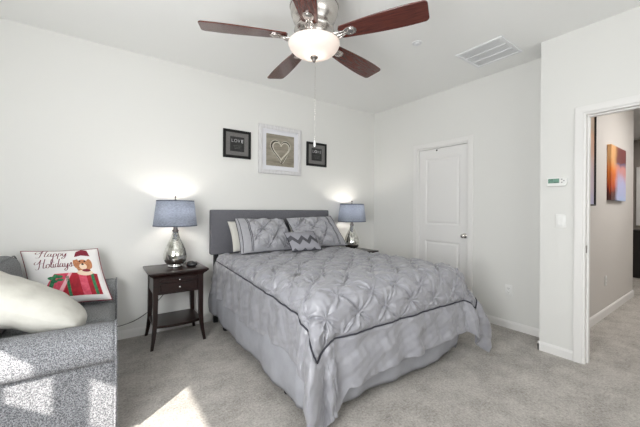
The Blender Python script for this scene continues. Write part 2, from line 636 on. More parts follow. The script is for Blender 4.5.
# two-panel leaf: slab with raised panels inside recessed mouldings
LX = XR + 0.018
a, b, zt, zb_ = DY0 + J + 0.002, DY1 - J - 0.002, DZ - J - 0.004, 0.008
mb = MB()
mb.box(LX + 0.010, LX + 0.035, a, b, zb_, zt)
st = 0.092
P0, P1 = a + st, b - st
panels = ((0.22, 0.845), (1.050, 1.915))
mb.box(LX, LX + 0.012, a, P0, zb_, zt)
mb.box(LX, LX + 0.012, P1, b, zb_, zt)
for z0, z1 in ((zb_, panels[0][0]), (panels[0][1], panels[1][0]), (panels[1][1], zt)):
    mb.box(LX, LX + 0.012, P0, P1, z0, z1)
for z0, z1 in panels:
    pr = [(P0, z0), (P1, z0), (P1, z1), (P0, z1)]
    ins = 0.022
    pi = [(P0 + ins, z0 + ins), (P1 - ins, z0 + ins), (P1 - ins, z1 - ins), (P0 + ins, z1 - ins)]
    ii = 0.045
    pj = [(P0 + ii, z0 + ii), (P1 - ii, z0 + ii), (P1 - ii, z1 - ii), (P0 + ii, z1 - ii)]
    vs = [(LX, y, z) for y, z in pr] + [(LX + 0.009, y, z) for y, z in pi] + [(LX + 0.003, y, z) for y, z in pj]
    fs = []
    for k in range(2):
        for i in range(4):
            j = (i + 1) % 4
            fs.append([k * 4 + i, k * 4 + j, k * 4 + 4 + j, k * 4 + 4 + i])
    fs.append([8, 9, 10, 11])
    mb.add(vs, fs)
leaf = mb.build('door_leaf', M['door'], dr)
# knob: rose, neck and flattened ball
mb = MB()


def turned_x(mb, prof, x, y, z, n=24):
    """lathe around the -x direction"""
    vs, fs = [], []
    for r, d in prof:
        for i in range(n):
            an = 2 * PI * i / n
            vs.append((x - d, y + r * math.cos(an), z + r * math.sin(an)))
    for k in range(len(prof) - 1):
        for i in range(n):
            j = (i + 1) % n
            fs.append([k * n + i, k * n + j, (k + 1) * n + j, (k + 1) * n + i])
    fs.append(list(range(n)))
    fs.append([(len(prof) - 1) * n + i for i in range(n)][::-1])
    mb.add(vs, fs, 0, True)


turned_x(mb, [(0.031, 0), (0.031, 0.004), (0.026, 0.008), (0.011, 0.011), (0.010, 0.026), (0.016, 0.031), (0.025, 0.038), (0.027, 0.046), (0.023, 0.054), (0.012, 0.058), (0.001, 0.059)], LX, a + 0.032, 0.935)
mb.build('door_knob', M['nickel'], leaf)
mb = MB()
mb.box(LX - 0.012, LX, 2.352, 2.368, zt - 0.032, zt - 0.014, bev=0.003)
mb.build('door_catch', M['black'], leaf)

# hall doorway
dr = bpy.data.objects.new('door_2', None)
COL.objects.link(dr)
struct(dr)
mb = MB()
casing(mb, OY0, OY1, OZ, XN, wd=0.056)
casing(mb, OY0, OY1, OZ, XN + T, wd=0.070, side=1)
mb.build('door_casing', M['trim'], dr)
mb = MB()
mb.box(XN - 0.002, XN + T + 0.002, OY0, OY0 + J, 0, OZ)
mb.box(XN - 0.002, XN + T + 0.002, OY1 - J, OY1, 0, OZ)
mb.box(XN - 0.002, XN + T + 0.002, OY0 + J, OY1 - J, OZ - J, OZ)
mb.box(XN + 0.045, XN + 0.082, OY1 - J - 0.011, OY1 - J, 0, OZ - J)
mb.box(XN + 0.045, XN + 0.082, OY0 + J, OY0 + J + 0.011, 0, OZ - J)
mb.box(XN + 0.045, XN + 0.082, OY0 + J + 0.011, OY1 - J - 0.011, OZ - J - 0.011, OZ - J)
jb = mb.build('door_jamb', M['trim'], dr)
mb = MB()
mb.box(XN + 0.012, XN + 0.040, OY1 - J - 0.002, OY1 - J, 0.90, 0.96, bev=0.0006)
mb.build('strike_plate', M['nickel_dark'], jb)

# ------------------------------------------------------------------ carpet-level and wall fittings
# outlet on the right wall
def outlet(loc, rotz, label):
    t = thing('wall_outlet', label, 'outlet', loc, rotz, 'wall power outlets')
    mb = MB()
    mb.box(-0.035, 0.035, -0.006, 0, -0.057, 0.057, bev=0.003, seg=2)
    mb.build('cover_plate', M['plastic_white'], t)
    for z in (-0.020, 0.020):
        mb = MB()
        pts = [(0.0165 * math.cos(q), z + max(-0.0125, min(0.0125, 0.0165 * math.sin(q)))) for q in np.linspace(0, 2 * PI, 24, endpoint=False)]
        mb.prism(pts, 1, -0.0085, -0.004)
        o = mb.build('socket', M['plastic_white'], t)
        mb = MB()
        mb.box(-0.008, -0.0055, -0.0092, -0.0080, z - 0.003, z + 0.006)
        mb.box(0.0055, 0.008, -0.0092, -0.0080, z - 0.003, z + 0.005)
        mb.box(-0.002, 0.002, -0.0092, -0.0080, z - 0.010, z - 0.006)
        mb.build('socket_slots', M['slot'], o)
    return t


outlet((XR - 0.001, 1.485, 0.40), -PI / 2, 'white duplex power outlet low on the wall right of the closet door')
outlet((4.86, 0.999, 0.42), 0, 'white power outlet low on the hall wall under the sunset canvas')

# light switch
t = thing('light_switch', 'white paddle light switch on the wall left of the doorway, under the thermostat', 'light switch', (XN, 0.945, 1.155), -PI / 2)
mb = MB()
mb.box(-0.036, 0.036, -0.006, 0, -0.058, 0.058, bev=0.003, seg=2)
mb.build('cover_plate', M['plastic_white'], t)
mb = MB()
mb.prism([(-0.006, -0.033), (-0.011, -0.033), (-0.0075, 0.0), (-0.0085, 0.033), (-0.006, 0.033)], 0, -0.016, 0.016)
mb.build('paddle', M['plastic_white'], t)

# thermostat
t = thing('thermostat', 'white wall thermostat with green screen left of the doorway', 'thermostat', (XN, 0.968, 1.488), -PI / 2)
mb = MB()
body = []
for q in np.linspace(-PI / 2, PI / 2, 9):
    body.append((0.052 + 0.020 * math.cos(q), 0.037 * math.sin(q)))
body += [(-0.070, 0.037), (-0.070, -0.037)]
mb.prism(body, 1, -0.026, 0, bev=0.004, seg=2)
mb.build('body', M['plastic_white'], t)
mb = MB()
mb.box(-0.062, 0.018, -0.0275, -0.024, -0.010, 0.028, bev=0.001)
scr = mb.build('screen', M['lcd'], t)
mb = MB()
for cx in (-0.050, -0.034):
    for zz in (-0.004, 0.009, 0.022):
        mb.box(cx - 0.005, cx + 0.005, -0.0280, -0.0274, zz - 0.0012, zz + 0.0012)
    for dx in (-0.005, 0.005):
        mb.box(cx + dx - 0.001, cx + dx + 0.001, -0.0280, -0.0274, 0.009, 0.022)
mb.box(-0.022, 0.012, -0.0280, -0.0274, -0.006, -0.001)
mb.build('screen_digits', M['lcd_dark'], scr)
for dx, dz in ((0.036, 0.020), (0.036, -0.006), (0.050, 0.007)):
    mb = MB()
    mb.prism([(dx + 0.006 * math.cos(q), dz + 0.0045 * math.sin(q)) for q in np.linspace(0, 2 * PI, 12, endpoint=False)], 1, -0.029, -0.025)
    mb.build('button', M['plastic_grey'], t)

# ceiling vent
t = thing('ceiling_vent', 'square white louvred return-air vent on the ceiling', 'air vent', (3.0, 1.46, H))
mb = MB()
vw = 0.212
for s in (-1, 1):
    for x0, x1, y0, y1 in ((s * vw, s * (vw - 0.028), -vw, vw), (-vw + 0.028, vw - 0.028, s * vw, s * (vw - 0.028))):
        mb.box(min(x0, x1), max(x0, x1), min(y0, y1), max(y0, y1), -0.012, 0, bev=0.003)
mb.build('vent_frame', M['vent'], t)
mb = MB()
mb.box(-vw + 0.02, vw - 0.02, -vw + 0.02, vw - 0.02, -0.002, -0.0005)
mb.build('backing', M['ventback'], t)
mb = MB()
for k in range(24):
    y = -vw + 0.036 + k * (2 * vw - 0.072) / 23
    mb.prism([(y - 0.0085, -0.0075), (y - 0.0080, -0.0085), (y + 0.0085, -0.0050), (y + 0.0080, -0.0040)], 0, -vw + 0.028, vw - 0.028)
mb.build('louvres', M['vent'], t)
mb = MB()
for x in (-0.062, 0.062):
    mb.box(x - 0.006, x + 0.006, -vw + 0.028, vw - 0.028, -0.0125, -0.003)
mb.build('divider_bars', M['vent'], t)

# sprinkler cover disc
mb = MB()
mb.lathe([(0.044, 0), (0.044, -0.004), (0.040, -0.007), (0.030, -0.007), (0.029, -0.004), (0.026, -0.004), (0.025, -0.010), (0.020, -0.012), (0.0, -0.012)][::-1], n=40)
tag(mb.build('sprinkler_cover', M['vent'], loc=(2.31, 1.752, H)), 'small round white disc flush on the ceiling between fan and vent', 'sprinkler cover')


# ------------------------------------------------------------------ ceiling fan
FX, FY, ZB = 1.185, 1.742, 2.407
fan = thing('ceiling_fan', 'five-blade ceiling fan with cherry blades and a lit frosted bowl', 'ceiling fan', (FX, FY, H))
mb = MB()
mb.lathe([(0.07, 0), (0.125, -0.004), (0.145, -0.02), (0.158, -0.06), (0.165, -0.12), (0.160, -0.17), (0.142, -0.215), (0.12, -0.235), (0.115, -0.262), (0.0, -0.262)], n=56)
mh = mb.build('motor_housing', M['nickel'], fan)
mb = MB()
mb.lathe([(0.166, -0.112), (0.169, -0.120), (0.166, -0.128)], n=56, cap=False)
mb.lathe([(0.112, -0.262), (0.135, -0.270), (0.137, -0.285), (0.11, -0.300), (0.09, -0.322), (0.10, -0.344), (0.165, -0.362), (0.165, -0.366), (0.0, -0.366)], n=56)
mb.build('light_fitter', M['nickel'], fan)


def blade_outline():
    x0, x1 = 0.195, 0.742
    up = []
    for k in range(17):
        u = k / 16
        x = x0 + (x1 - x0) * u
        wv = 0.052 + 0.030 * math.sin(min(1, u / 0.80) * PI / 2)
        wv *= 1 - 0.06 * max(0, (u - 0.80) / 0.20)
        up.append((x, wv))
    # rounded corners
    tip = []
    cx, cw, r = x1 - 0.028, up[-1][1] - 0.026, 0.028
    for q in np.linspace(PI / 2, 0, 6):
        tip.append((cx + r * math.cos(q) + 0.0, cw + r * math.sin(q)))
    up = [p for p in up if p[0] < cx] + tip
    root = [(x0 - 0.012, 0.030)]
    top = root + up
    return top + [(x, -y) for x, y in top[::-1]]


BO = blade_outline()
for k in range(5):
    ang = math.radians(11.75 + 72 * k)
    mb = MB()
    mb.prism(BO, 2, -0.004, 0.004, bev=0.0015, seg=1)
    bl = mb.build('blade', M['blade'], fan)
    bl.location = (0, 0, ZB - H)
    bl.rotation_euler = (math.radians(-11), 0, ang)
    bl.rotation_euler = (Matrix.Rotation(ang, 3, 'Z') @ Matrix.Rotation(math.radians(-11), 3, 'X')).to_euler()
    # blade iron: fork from the hub to a curved plate with a round medallion
    mb = MB()
    plate = []
    for q in np.linspace(PI / 2, 3 * PI / 2, 9)[::-1]:
        plate.append((0.225 + 0.018 * math.cos(q), 0.020 * math.sin(q)))
    plate = [(0.215, -0.014), (0.235, -0.030), (0.262, -0.034), (0.288, -0.026), (0.300, -0.008), (0.300, 0.008), (0.288, 0.026), (0.262, 0.034), (0.235, 0.030), (0.215, 0.014)]
    mb.prism(plate, 2, -0.0095, -0.004, bev=0.0015, seg=1)
    mb.lathe([(0.026, -0.0095), (0.026, -0.013), (0.018, -0.0155), (0.0, -0.016)], n=24, c=(0.264, 0, 0))
    for s in (-1, 1):
        mb.tube([(0.118, s * 0.026, -0.012), (0.15, s * 0.030, -0.022), (0.185, s * 0.024, -0.020), (0.222, s * 0.014, -0.008)], [0.009, 0.008, 0.008, 0.006], n=8)
    mb.tube([(0.118, 0, -0.016), (0.16, 0, -0.028), (0.20, 0, -0.018), (0.235, 0, -0.009)], [0.010, 0.008, 0.008, 0.005], n=8)
    mb.build('blade_iron', M['nickel'], bl)
# bowl
mb = MB()
prof = []
for q in np.linspace(0, PI / 2, 14):
    prof.append((0.172 * math.cos(q) ** 0.85 if q < PI / 2 - 1e-6 else 0.0, -0.378 - 0.080 * math.sin(q) ** 1.15))
prof = [(0.165, -0.366), (0.175, -0.369), (0.175, -0.375)] + prof[1:-1] + [(0.008, -0.458)]
mb.lathe(prof, n=64, cap=False)
bowl = mb.build('glass_bowl', M['glassbowl'], fan)
mb = MB()
mb.lathe([(0.026, -0.458), (0.026, -0.466), (0.021, -0.472), (0.011, -0.476), (0.013, -0.483), (0.009, -0.490), (0.004, -0.496), (0.0, -0.499)], n=28)
mb.build('finial', M['nickel_dark'], bowl)
mb = MB()
pts = [(0.010, 0, -0.475 - k * 0.0062) for k in range(90)]
for p in pts[::2]:
    mb.lathe([(0.0, 0.0022), (0.0018, 0.0012), (0.0022, 0), (0.0018, -0.0012), (0.0, -0.0022)], n=6, c=p, cap=False)
mb.tube([pts[0], pts[-1]], 0.0009, n=5)
ch = mb.build('pull_chain', M['nickel'], fan)
mb = MB()
z0 = -0.475 - 90 * 0.0062
mb.lathe([(0.002, z0 + 0.006), (0.006, z0), (0.0075, z0 - 0.012), (0.0065, z0 - 0.030), (0.0045, z0 - 0.038), (0.0, z0 - 0.040)], n=16, c=(0.010, 0, 0))
mb.build('chain_pull', M['plastic_white'], ch)
mb = MB()
mb.tube([(0.012, 0.03, -0.465), (0.012, 0.03, -0.60)], 0.001, n=5)
l = bpy.data.lights.new('fan_light', 'POINT')
l.energy = 0.65
l.color = (1.0, 0.88, 0.78)
l.shadow_soft_size = 0.03
lo = bpy.data.objects.new('fan_light', l)
COL.objects.link(lo)
lo.parent = fan
lo.location = (0, 0, -0.405)


# ------------------------------------------------------------------ framed pictures on the back wall
def textmesh(txt, size, align='CENTER', shear=0.0, extrude=0.0, res=3):
    c = bpy.data.curves.new('text', 'FONT')
    c.body = txt
    c.size = size
    c.align_x = align
    c.align_y = 'CENTER'
    c.shear = shear
    c.extrude = extrude
    c.resolution_u = res
    o = bpy.data.objects.new('text', c)
    COL.objects.link(o)
    bpy.context.view_layer.update()
    dg = bpy.context.evaluated_depsgraph_get()
    me = o.evaluated_get(dg).to_mesh()
    vs = [tuple(v.co) for v in me.vertices]
    fs = [list(p.vertices) for p in me.polygons]
    o.evaluated_get(dg).to_mesh_clear()
    bpy.data.objects.remove(o)
    bpy.data.curves.remove(c)
    return vs, fs


def frame_ring(mb, hw, hh, wd, depth, mi=0, prof=None):
    """mitred frame; the picture looks to -y, wall at y = 0"""
    prof = prof or [(0, 0), (0, -depth * 0.85), (wd * 0.15, -depth), (wd * 0.75, -depth), (wd, -depth * 0.7), (wd, 0)]
    vs, fs = [], []
    for sx, sz in ((-1, -1), (1, -1), (1, 1), (-1, 1)):
        for d, y in prof:
            vs.append((sx * (hw - d), y, sz * (hh - d)))
    n = len(prof)
    for c in range(4):
        c2 = (c + 1) % 4
        for k in range(n - 1):
            fs.append([c * n + k, c2 * n + k, c2 * n + k + 1, c * n + k + 1])
    mb.add(vs, fs, mi)


def small_picture(x, z, label, bright):
    t = thing('framed_picture', label, 'picture', (x, YB, z), 0, 'small black framed LOVE pictures')
    mb = MB()
    frame_ring(mb, 0.163, 0.160, 0.030, 0.024)
    mb.build('picture_frame', M['frame_black'], t)
    mb = MB()
    mb.box(-0.136, 0.136, -0.010, -0.004, -0.133, 0.133)
    frame_ring(mb, 0.136, 0.133, 0.018, 0.016)
    mb.build('mat_board', M['mat_grey'], t)
    mb = MB()
    mb.box(-0.084, 0.084, -0.012, -0.0095, -0.084, 0.084)
    pic = mb.build('print', M['mat_black'], t)
    for k, chh in enumerate('LOVE'):
        mb = MB()
        vs, fs = textmesh(chh, 0.052)
        mb.add([(-0.058 + 0.039 * k + vx, -0.0128, 0.036 + vy) for vx, vy, vz in vs], fs)
        mb.build('letter', M['letter_bright'] if k in bright else M['letter'], pic)
    mb = MB()
    for r in range(3):
        mb.box(-0.05 + 0.008 * r, 0.05 - 0.006 * r, -0.0126, -0.0121, -0.020 - r * 0.016, -0.0175 - r * 0.016)
    mb.build('caption_lines', M['mat_grey'], pic)
    return t


small_picture(1.285, 1.984, 'small black square LOVE picture, leftmost over the headboard', (3,))
small_picture(2.402, 1.984, 'small black square LOVE picture, rightmost, behind the fan pull chain', (1,))

t = thing('framed_picture', 'large whitewashed frame with a sepia heart drawn in sand', 'picture', (1.845, YB, 1.972))
mb = MB()
frame_ring(mb, 0.298, 0.298, 0.050, 0.034)
mb.build('picture_frame', M['frame_wash'], t)
mb = MB()
mb.box(-0.25, 0.25, -0.012, -0.004, -0.25, 0.25)
frame_ring(mb, 0.250, 0.250, 0.012, 0.022)
mb.build('mat_board', M['mat_white'], t)
mb = MB()
mb.box(-0.196, 0.196, -0.014, -0.011, -0.196, 0.196)
pic = mb.build('print', M['sand'], t)


def ribbon2(mb, pts, wd, y):
    pts = [Vector((p[0], 0, p[1])) for p in pts]
    vs, fs = [], []
    for i, p in enumerate(pts):
        a_ = pts[max(0, i - 1)]
        b_ = pts[min(len(pts) - 1, i + 1)]
        tt = (b_ - a_).normalized()
        nn = Vector((-tt.z, 0, tt.x))
        ww = (wd[i] if hasattr(wd, '__len__') else wd) / 2
        vs += [(p.x + nn.x * ww, y, p.z + nn.z * ww), (p.x - nn.x * ww, y, p.z - nn.z * ww)]
    for i in range(len(pts) - 1):
        fs.append([2 * i, 2 * i + 1, 2 * i + 3, 2 * i + 2])
    mb.add(vs, fs)


def heart(sc, ox=0.0, oz=0.0, q0=0.0, q1=2 * PI):
    out = []
    for q in np.linspace(q0, q1, 60):
        x = 16 * math.sin(q) ** 3
        z = 13 * math.cos(q) - 5 * math.cos(2 * q) - 2 * math.cos(3 * q) - math.cos(4 * q)
        x *= 0.98
        out.append((ox + x * sc, oz + z * sc * (1.12 if z < 0 else 0.95)))
    return out


mb = MB()
ribbon2(mb, heart(0.0083, 0.005, 0.018), 0.016, -0.0146)
ribbon2(mb, [(-0.005, -0.14), (0.02, -0.165), (0.045, -0.13), (0.085, -0.07)], 0.012, -0.0146)
mb.build('heart_groove', M['sand_dark'], pic)
mb = MB()
ribbon2(mb, heart(0.0074, 0.008, 0.016), 0.014, -0.0150)
ribbon2(mb, heart(0.0091, 0.000, 0.022), 0.006, -0.0150)
ribbon2(mb, [(0.03, -0.16), (0.06, -0.115), (0.10, -0.05)], 0.008, -0.0150)
mb.build('heart_ridge', M['sand_light'], pic)


# ------------------------------------------------------------------ hall things
def paint_mat(name, stops, warm):
    m = bpy.data.materials.new(name)
    m.use_nodes = True
    nt = m.node_tree
    b = nt.nodes['Principled BSDF']
    b.inputs['Roughness'].default_value = 0.35
    tc = nt.nodes.new('ShaderNodeTexCoord')
    sep = nt.nodes.new('ShaderNodeSeparateXYZ')
    nt.links.new(tc.outputs['Generated'], sep.inputs[0])
    n = nt.nodes.new('ShaderNodeTexNoise')
    n.inputs['Scale'].default_value = 3.5
    n.inputs['Detail'].default_value = 6
    nt.links.new(tc.outputs['Generated'], n.inputs['Vector'])
    ma = nt.nodes.new('ShaderNodeMath')
    ma.operation = 'MULTIPLY_ADD'
    nt.links.new(n.outputs[0], ma.inputs[0])
    ma.inputs[1].default_value = 0.5
    nt.links.new(sep.outputs[2], ma.inputs[2])
    r = nt.nodes.new('ShaderNodeValToRGB')
    els = r.color_ramp.elements
    els[0].position, els[0].color = stops[0]
    els[1].position, els[1].color = stops[-1]
    for p, c in stops[1:-1]:
        e = els.new(p)
        e.color = c
    nt.links.new(ma.outputs[0], r.inputs[0])
    r2 = nt.nodes.new('ShaderNodeValToRGB')
    e2 = r2.color_ramp.elements
    e2[0].position, e2[0].color = warm[0]
    e2[1].position, e2[1].color = warm[-1]
    for p, c in warm[1:-1]:
        e = e2.new(p)
        e.color = c
    nt.links.new(ma.outputs[0], r2.inputs[0])
    mb_ = nt.nodes.new('ShaderNodeMath')
    mb_.operation = 'MULTIPLY_ADD'
    nt.links.new(n.outputs[0], mb_.inputs[0])
    mb_.inputs[1].default_value = 0.35
    nt.links.new(sep.outputs[0], mb_.inputs[2])
    r3 = nt.nodes.new('ShaderNodeValToRGB')
    r3.color_ramp.elements[0].position = 0.38
    r3.color_ramp.elements[1].position = 0.62
    nt.links.new(mb_.outputs[0], r3.inputs[0])
    mx = nt.nodes.new('ShaderNodeMix')
    mx.data_type = 'RGBA'
    nt.links.new(r3.outputs[0], mx.inputs[0])
    nt.links.new(r2.outputs[0], mx.inputs[6])
    nt.links.new(r.outputs[0], mx.inputs[7])
    nt.links.new(mx.outputs[2], b.inputs['Base Color'])
    return m


M['paint1'] = paint_mat('sunset_painting', [(0.2, rgb(176, 196, 232)), (0.55, rgb(186, 188, 226)), (0.85, rgb(214, 140, 130)), (1.05, rgb(120, 60, 60)), (1.2, rgb(70, 90, 130))],
                        [(0.2, rgb(60, 24, 20)), (0.38, rgb(90, 30, 20)), (0.5, rgb(190, 70, 20)), (0.8, rgb(236, 130, 40)), (1.2, rgb(236, 180, 120))])
M['paint2'] = paint_mat('pale_abstract_painting', [(0.2, rgb(190, 190, 220)), (0.6, rgb(206, 186, 190)), (0.9, rgb(214, 170, 140)), (1.2, rgb(190, 170, 150))],
                        [(0.2, rgb(210, 210, 226)), (0.6, rgb(226, 206, 200)), (0.9, rgb(190, 170, 150)), (1.2, rgb(160, 140, 120))])
t = thing('canvas_painting', 'frameless orange and blue sunset canvas on the hall wall', 'painting', (5.29, 0.998, 1.70))
mb = MB()
mb.box(-0.40, 0.32, -0.038, 0, -0.330, 0.330, bev=0.002)
mb.build('canvas', M['paint1'], t)
t = thing('canvas_painting', 'tall pale abstract painting seen edge-on just past the doorway', 'painting', (3.86, 0.998, 1.85))
mb = MB()
mb.box(-0.38, 0.385, -0.030, 0, -0.54, 0.54, bev=0.002)
mb.build('canvas', M['paint2'], t)
mb = MB()
frame_ring(mb, 0.400, 0.555, 0.017, 0.045)
mb.build('edge_frame', M['mat_black'], t)
# far window with blinds and a low cabinet
wn = bpy.data.objects.new('window_3', None)
COL.objects.link(wn)
struct(wn)
wn.location = (9.2, 0.75, 1.0)
mb = MB()
for y0, y1, z0, z1 in ((-0.66, -0.60, -0.06, 1.16), (0.60, 0.66, -0.06, 1.16), (-0.6, 0.6, -0.06, 0), (-0.6, 0.6, 1.10, 1.16)):
    mb.box(-0.03, 0.0, y0, y1, z0, z1)
mb.build('window_frame', M['frame_white'], wn)
mb = MB()
for k in range(15):
    mb.box(-0.028, -0.012, -0.6, 0.6, 0.015 + k * 0.073, 0.070 + k * 0.073)
mb.build('blind', M['blind'], wn)
t = thing('low_cabinet', 'black low cabinet at the far end of the hall', 'cabinet', (8.3, 1.0, 0))
mb = MB()
mb.box(-0.2, 0.2, -0.6, 0.6, 0.05, 0.86, bev=0.004)
mb.box(-0.23, 0.23, -0.63, 0.63, 0.86, 0.89, bev=0.004)
mb.box(-0.18, 0.18, -0.58, 0.58, 0, 0.05)
mb.build('body', M['charcoal'], t)
for s in (-0.3, 0.3):
    mb = MB()
    mb.box(-0.212, -0.2, s - 0.28, s + 0.28, 0.08, 0.83, bev=0.003)
    d = mb.build('door', M['charcoal'], t)
    mb = MB()
    mb.tube([(-0.235, s * 0.2, 0.45), (-0.235, s * 0.2, 0.60)], 0.006)
    mb.build('handle', M['nickel'], d)


# ------------------------------------------------------------------ nightstands
def make_nightstand(label, loc):
    """x: width .50, front towards -y"""
    t = thing('nightstand', label, 'nightstand', loc, group='nightstands beside the bed')
    ht = 0.675
    # top: slab with a stepped moulding under it
    mb = MB()
    mb.box(-0.252, 0.252, -0.232, 0.225, ht - 0.018, ht, bev=0.004, seg=2)
    top = mb.build('tabletop', M['wood'], t)
    mb = MB()
    vs = []
    prof = [(0.244, ht - 0.018), (0.240, ht - 0.026), (0.222, ht - 0.040), (0.214, ht - 0.050), (0.212, ht - 0.056)]
    for r, z in prof:
        k = 0.225 - 0.252
        vs += [(-r, -r + 0.020, z), (r, -r + 0.020, z), (r, r - 0.027, z), (-r, r - 0.027, z)]
    fs = []
    for k in range(len(prof) - 1):
        for i in range(4):
            j = (i + 1) % 4
            fs.append([k * 4 + i, k * 4 + j, k * 4 + 4 + j, k * 4 + 4 + i])
    fs.append([0, 1, 2, 3])
    fs.append([16, 17, 18, 19])
    mb.add(vs, fs)
    mb.build('moulding', M['wood'], top)
    # case
    mb = MB()
    mb.box(-0.205, 0.205, -0.180, 0.185, 0.47, ht - 0.052, bev=0.002)
    mb.build('case', M['wood'], t)
    mb = MB()
    mb.box(-0.158, 0.158, -0.191, -0.178, 0.585, 0.606, bev=0.002)
    sl = mb.build('pull_out_tray', M['wood'], t)
    mb = MB()
    knob(mb, 0, -0.191, 0.5955, 0.007)
    mb.build('knob', M['chrome'], sl)
    mb = MB()
    mb.box(-0.158, 0.158, -0.194, -0.178, 0.486, 0.574, bev=0.003)
    frame_inset(mb, 0.150, 0.036, -0.194, 0.530)
    dw = mb.build('drawer', M['wood'], t)
    mb = MB()
    knob(mb, 0, -0.197, 0.530, 0.0105)
    mb.build('knob', M['chrome'], dw)
    # sabre legs
    for sx in (-1, 1):
        for sy in (-1, 1):
            mb = MB()
            zs = [0.0, 0.04, 0.09, 0.15, 0.22, 0.30, 0.42, ht - 0.056]
            off = [0.022, 0.016, 0.010, 0.005, 0.001, 0, 0, 0]
            hw_ = [0.012, 0.013, 0.015, 0.017, 0.018, 0.019, 0.020, 0.021]
            vs, fs = [], []
            for z, o_, h_ in zip(zs, off, hw_):
                cx = sx * (0.191 + o_ + 0.021 - h_)
                cy = 0.0025 + sy * (0.169 + o_ + 0.021 - h_)
                vs += [(cx - h_, cy - h_, z), (cx + h_, cy - h_, z), (cx + h_, cy + h_, z), (cx - h_, cy + h_, z)]
            for k in range(len(zs) - 1):
                for i in range(4):
                    j = (i + 1) % 4
                    fs.append([k * 4 + i, k * 4 + j, k * 4 + 4 + j, k * 4 + 4 + i])
            fs.append([3, 2, 1, 0])
            fs.append([28, 29, 30, 31])
            mb.add(vs, fs)
            mb.build('leg', M['wood'], t)
    # shelf with bowed front
    mb = MB()
    front = [(x, -0.178 - 0.030 * math.cos(x / 0.175 * PI / 2)) for x in np.linspace(-0.175, 0.175, 15)]
    poly = [(-0.175, 0.175)] + [(-0.205, 0.150), (-0.205, -0.150)] + front + [(0.205, -0.150), (0.205, 0.150), (0.175, 0.175)]
    mb.prism(poly, 2, 0.175, 0.198, bev=0.003, seg=1)
    mb.build('shelf', M['wood'], t)
    return t


def knob(mb, x, y, z, r):
    n = 20
    prof = [(r * 0.55, 0), (r * 0.45, r * 0.7), (r * 0.8, r * 1.0), (r, r * 1.5), (r * 0.8, r * 2.0), (r * 0.3, r * 2.2), (0.0001, r * 2.22)]
    vs, fs = [], []
    for rr, d in prof:
        for i in range(n):
            an = 2 * PI * i / n
            vs.append((x + rr * math.cos(an), y - d, z + rr * math.sin(an)))
    for k in range(len(prof) - 1):
        for i in range(n):
            j = (i + 1) % n
            fs.append([k * n + i, k * n + j, (k + 1) * n + j, (k + 1) * n + i])
    mb.add(vs, fs, 0, True)


def frame_inset(mb, hx, hz, y, z):
    w_ = 0.007
    for x0, x1, z0, z1 in ((-hx, hx, hz - w_, hz), (-hx, hx, -hz, -hz + w_), (-hx, -hx + w_, -hz, hz), (hx - w_, hx, -hz, hz)):
        mb.box(x0, x1, y - 0.003, y + 0.001, z + z0, z + z1, bev=0.001)


ns = make_nightstand('dark cherry nightstand with a drawer between the sofa and the bed', (0.594, 3.222, 0))
ns2 = copy_tree(ns)
ns2.location = (2.885, 3.222, 0)
ns2['label'] = 'dark nightstand mostly hidden behind the far side of the bed'


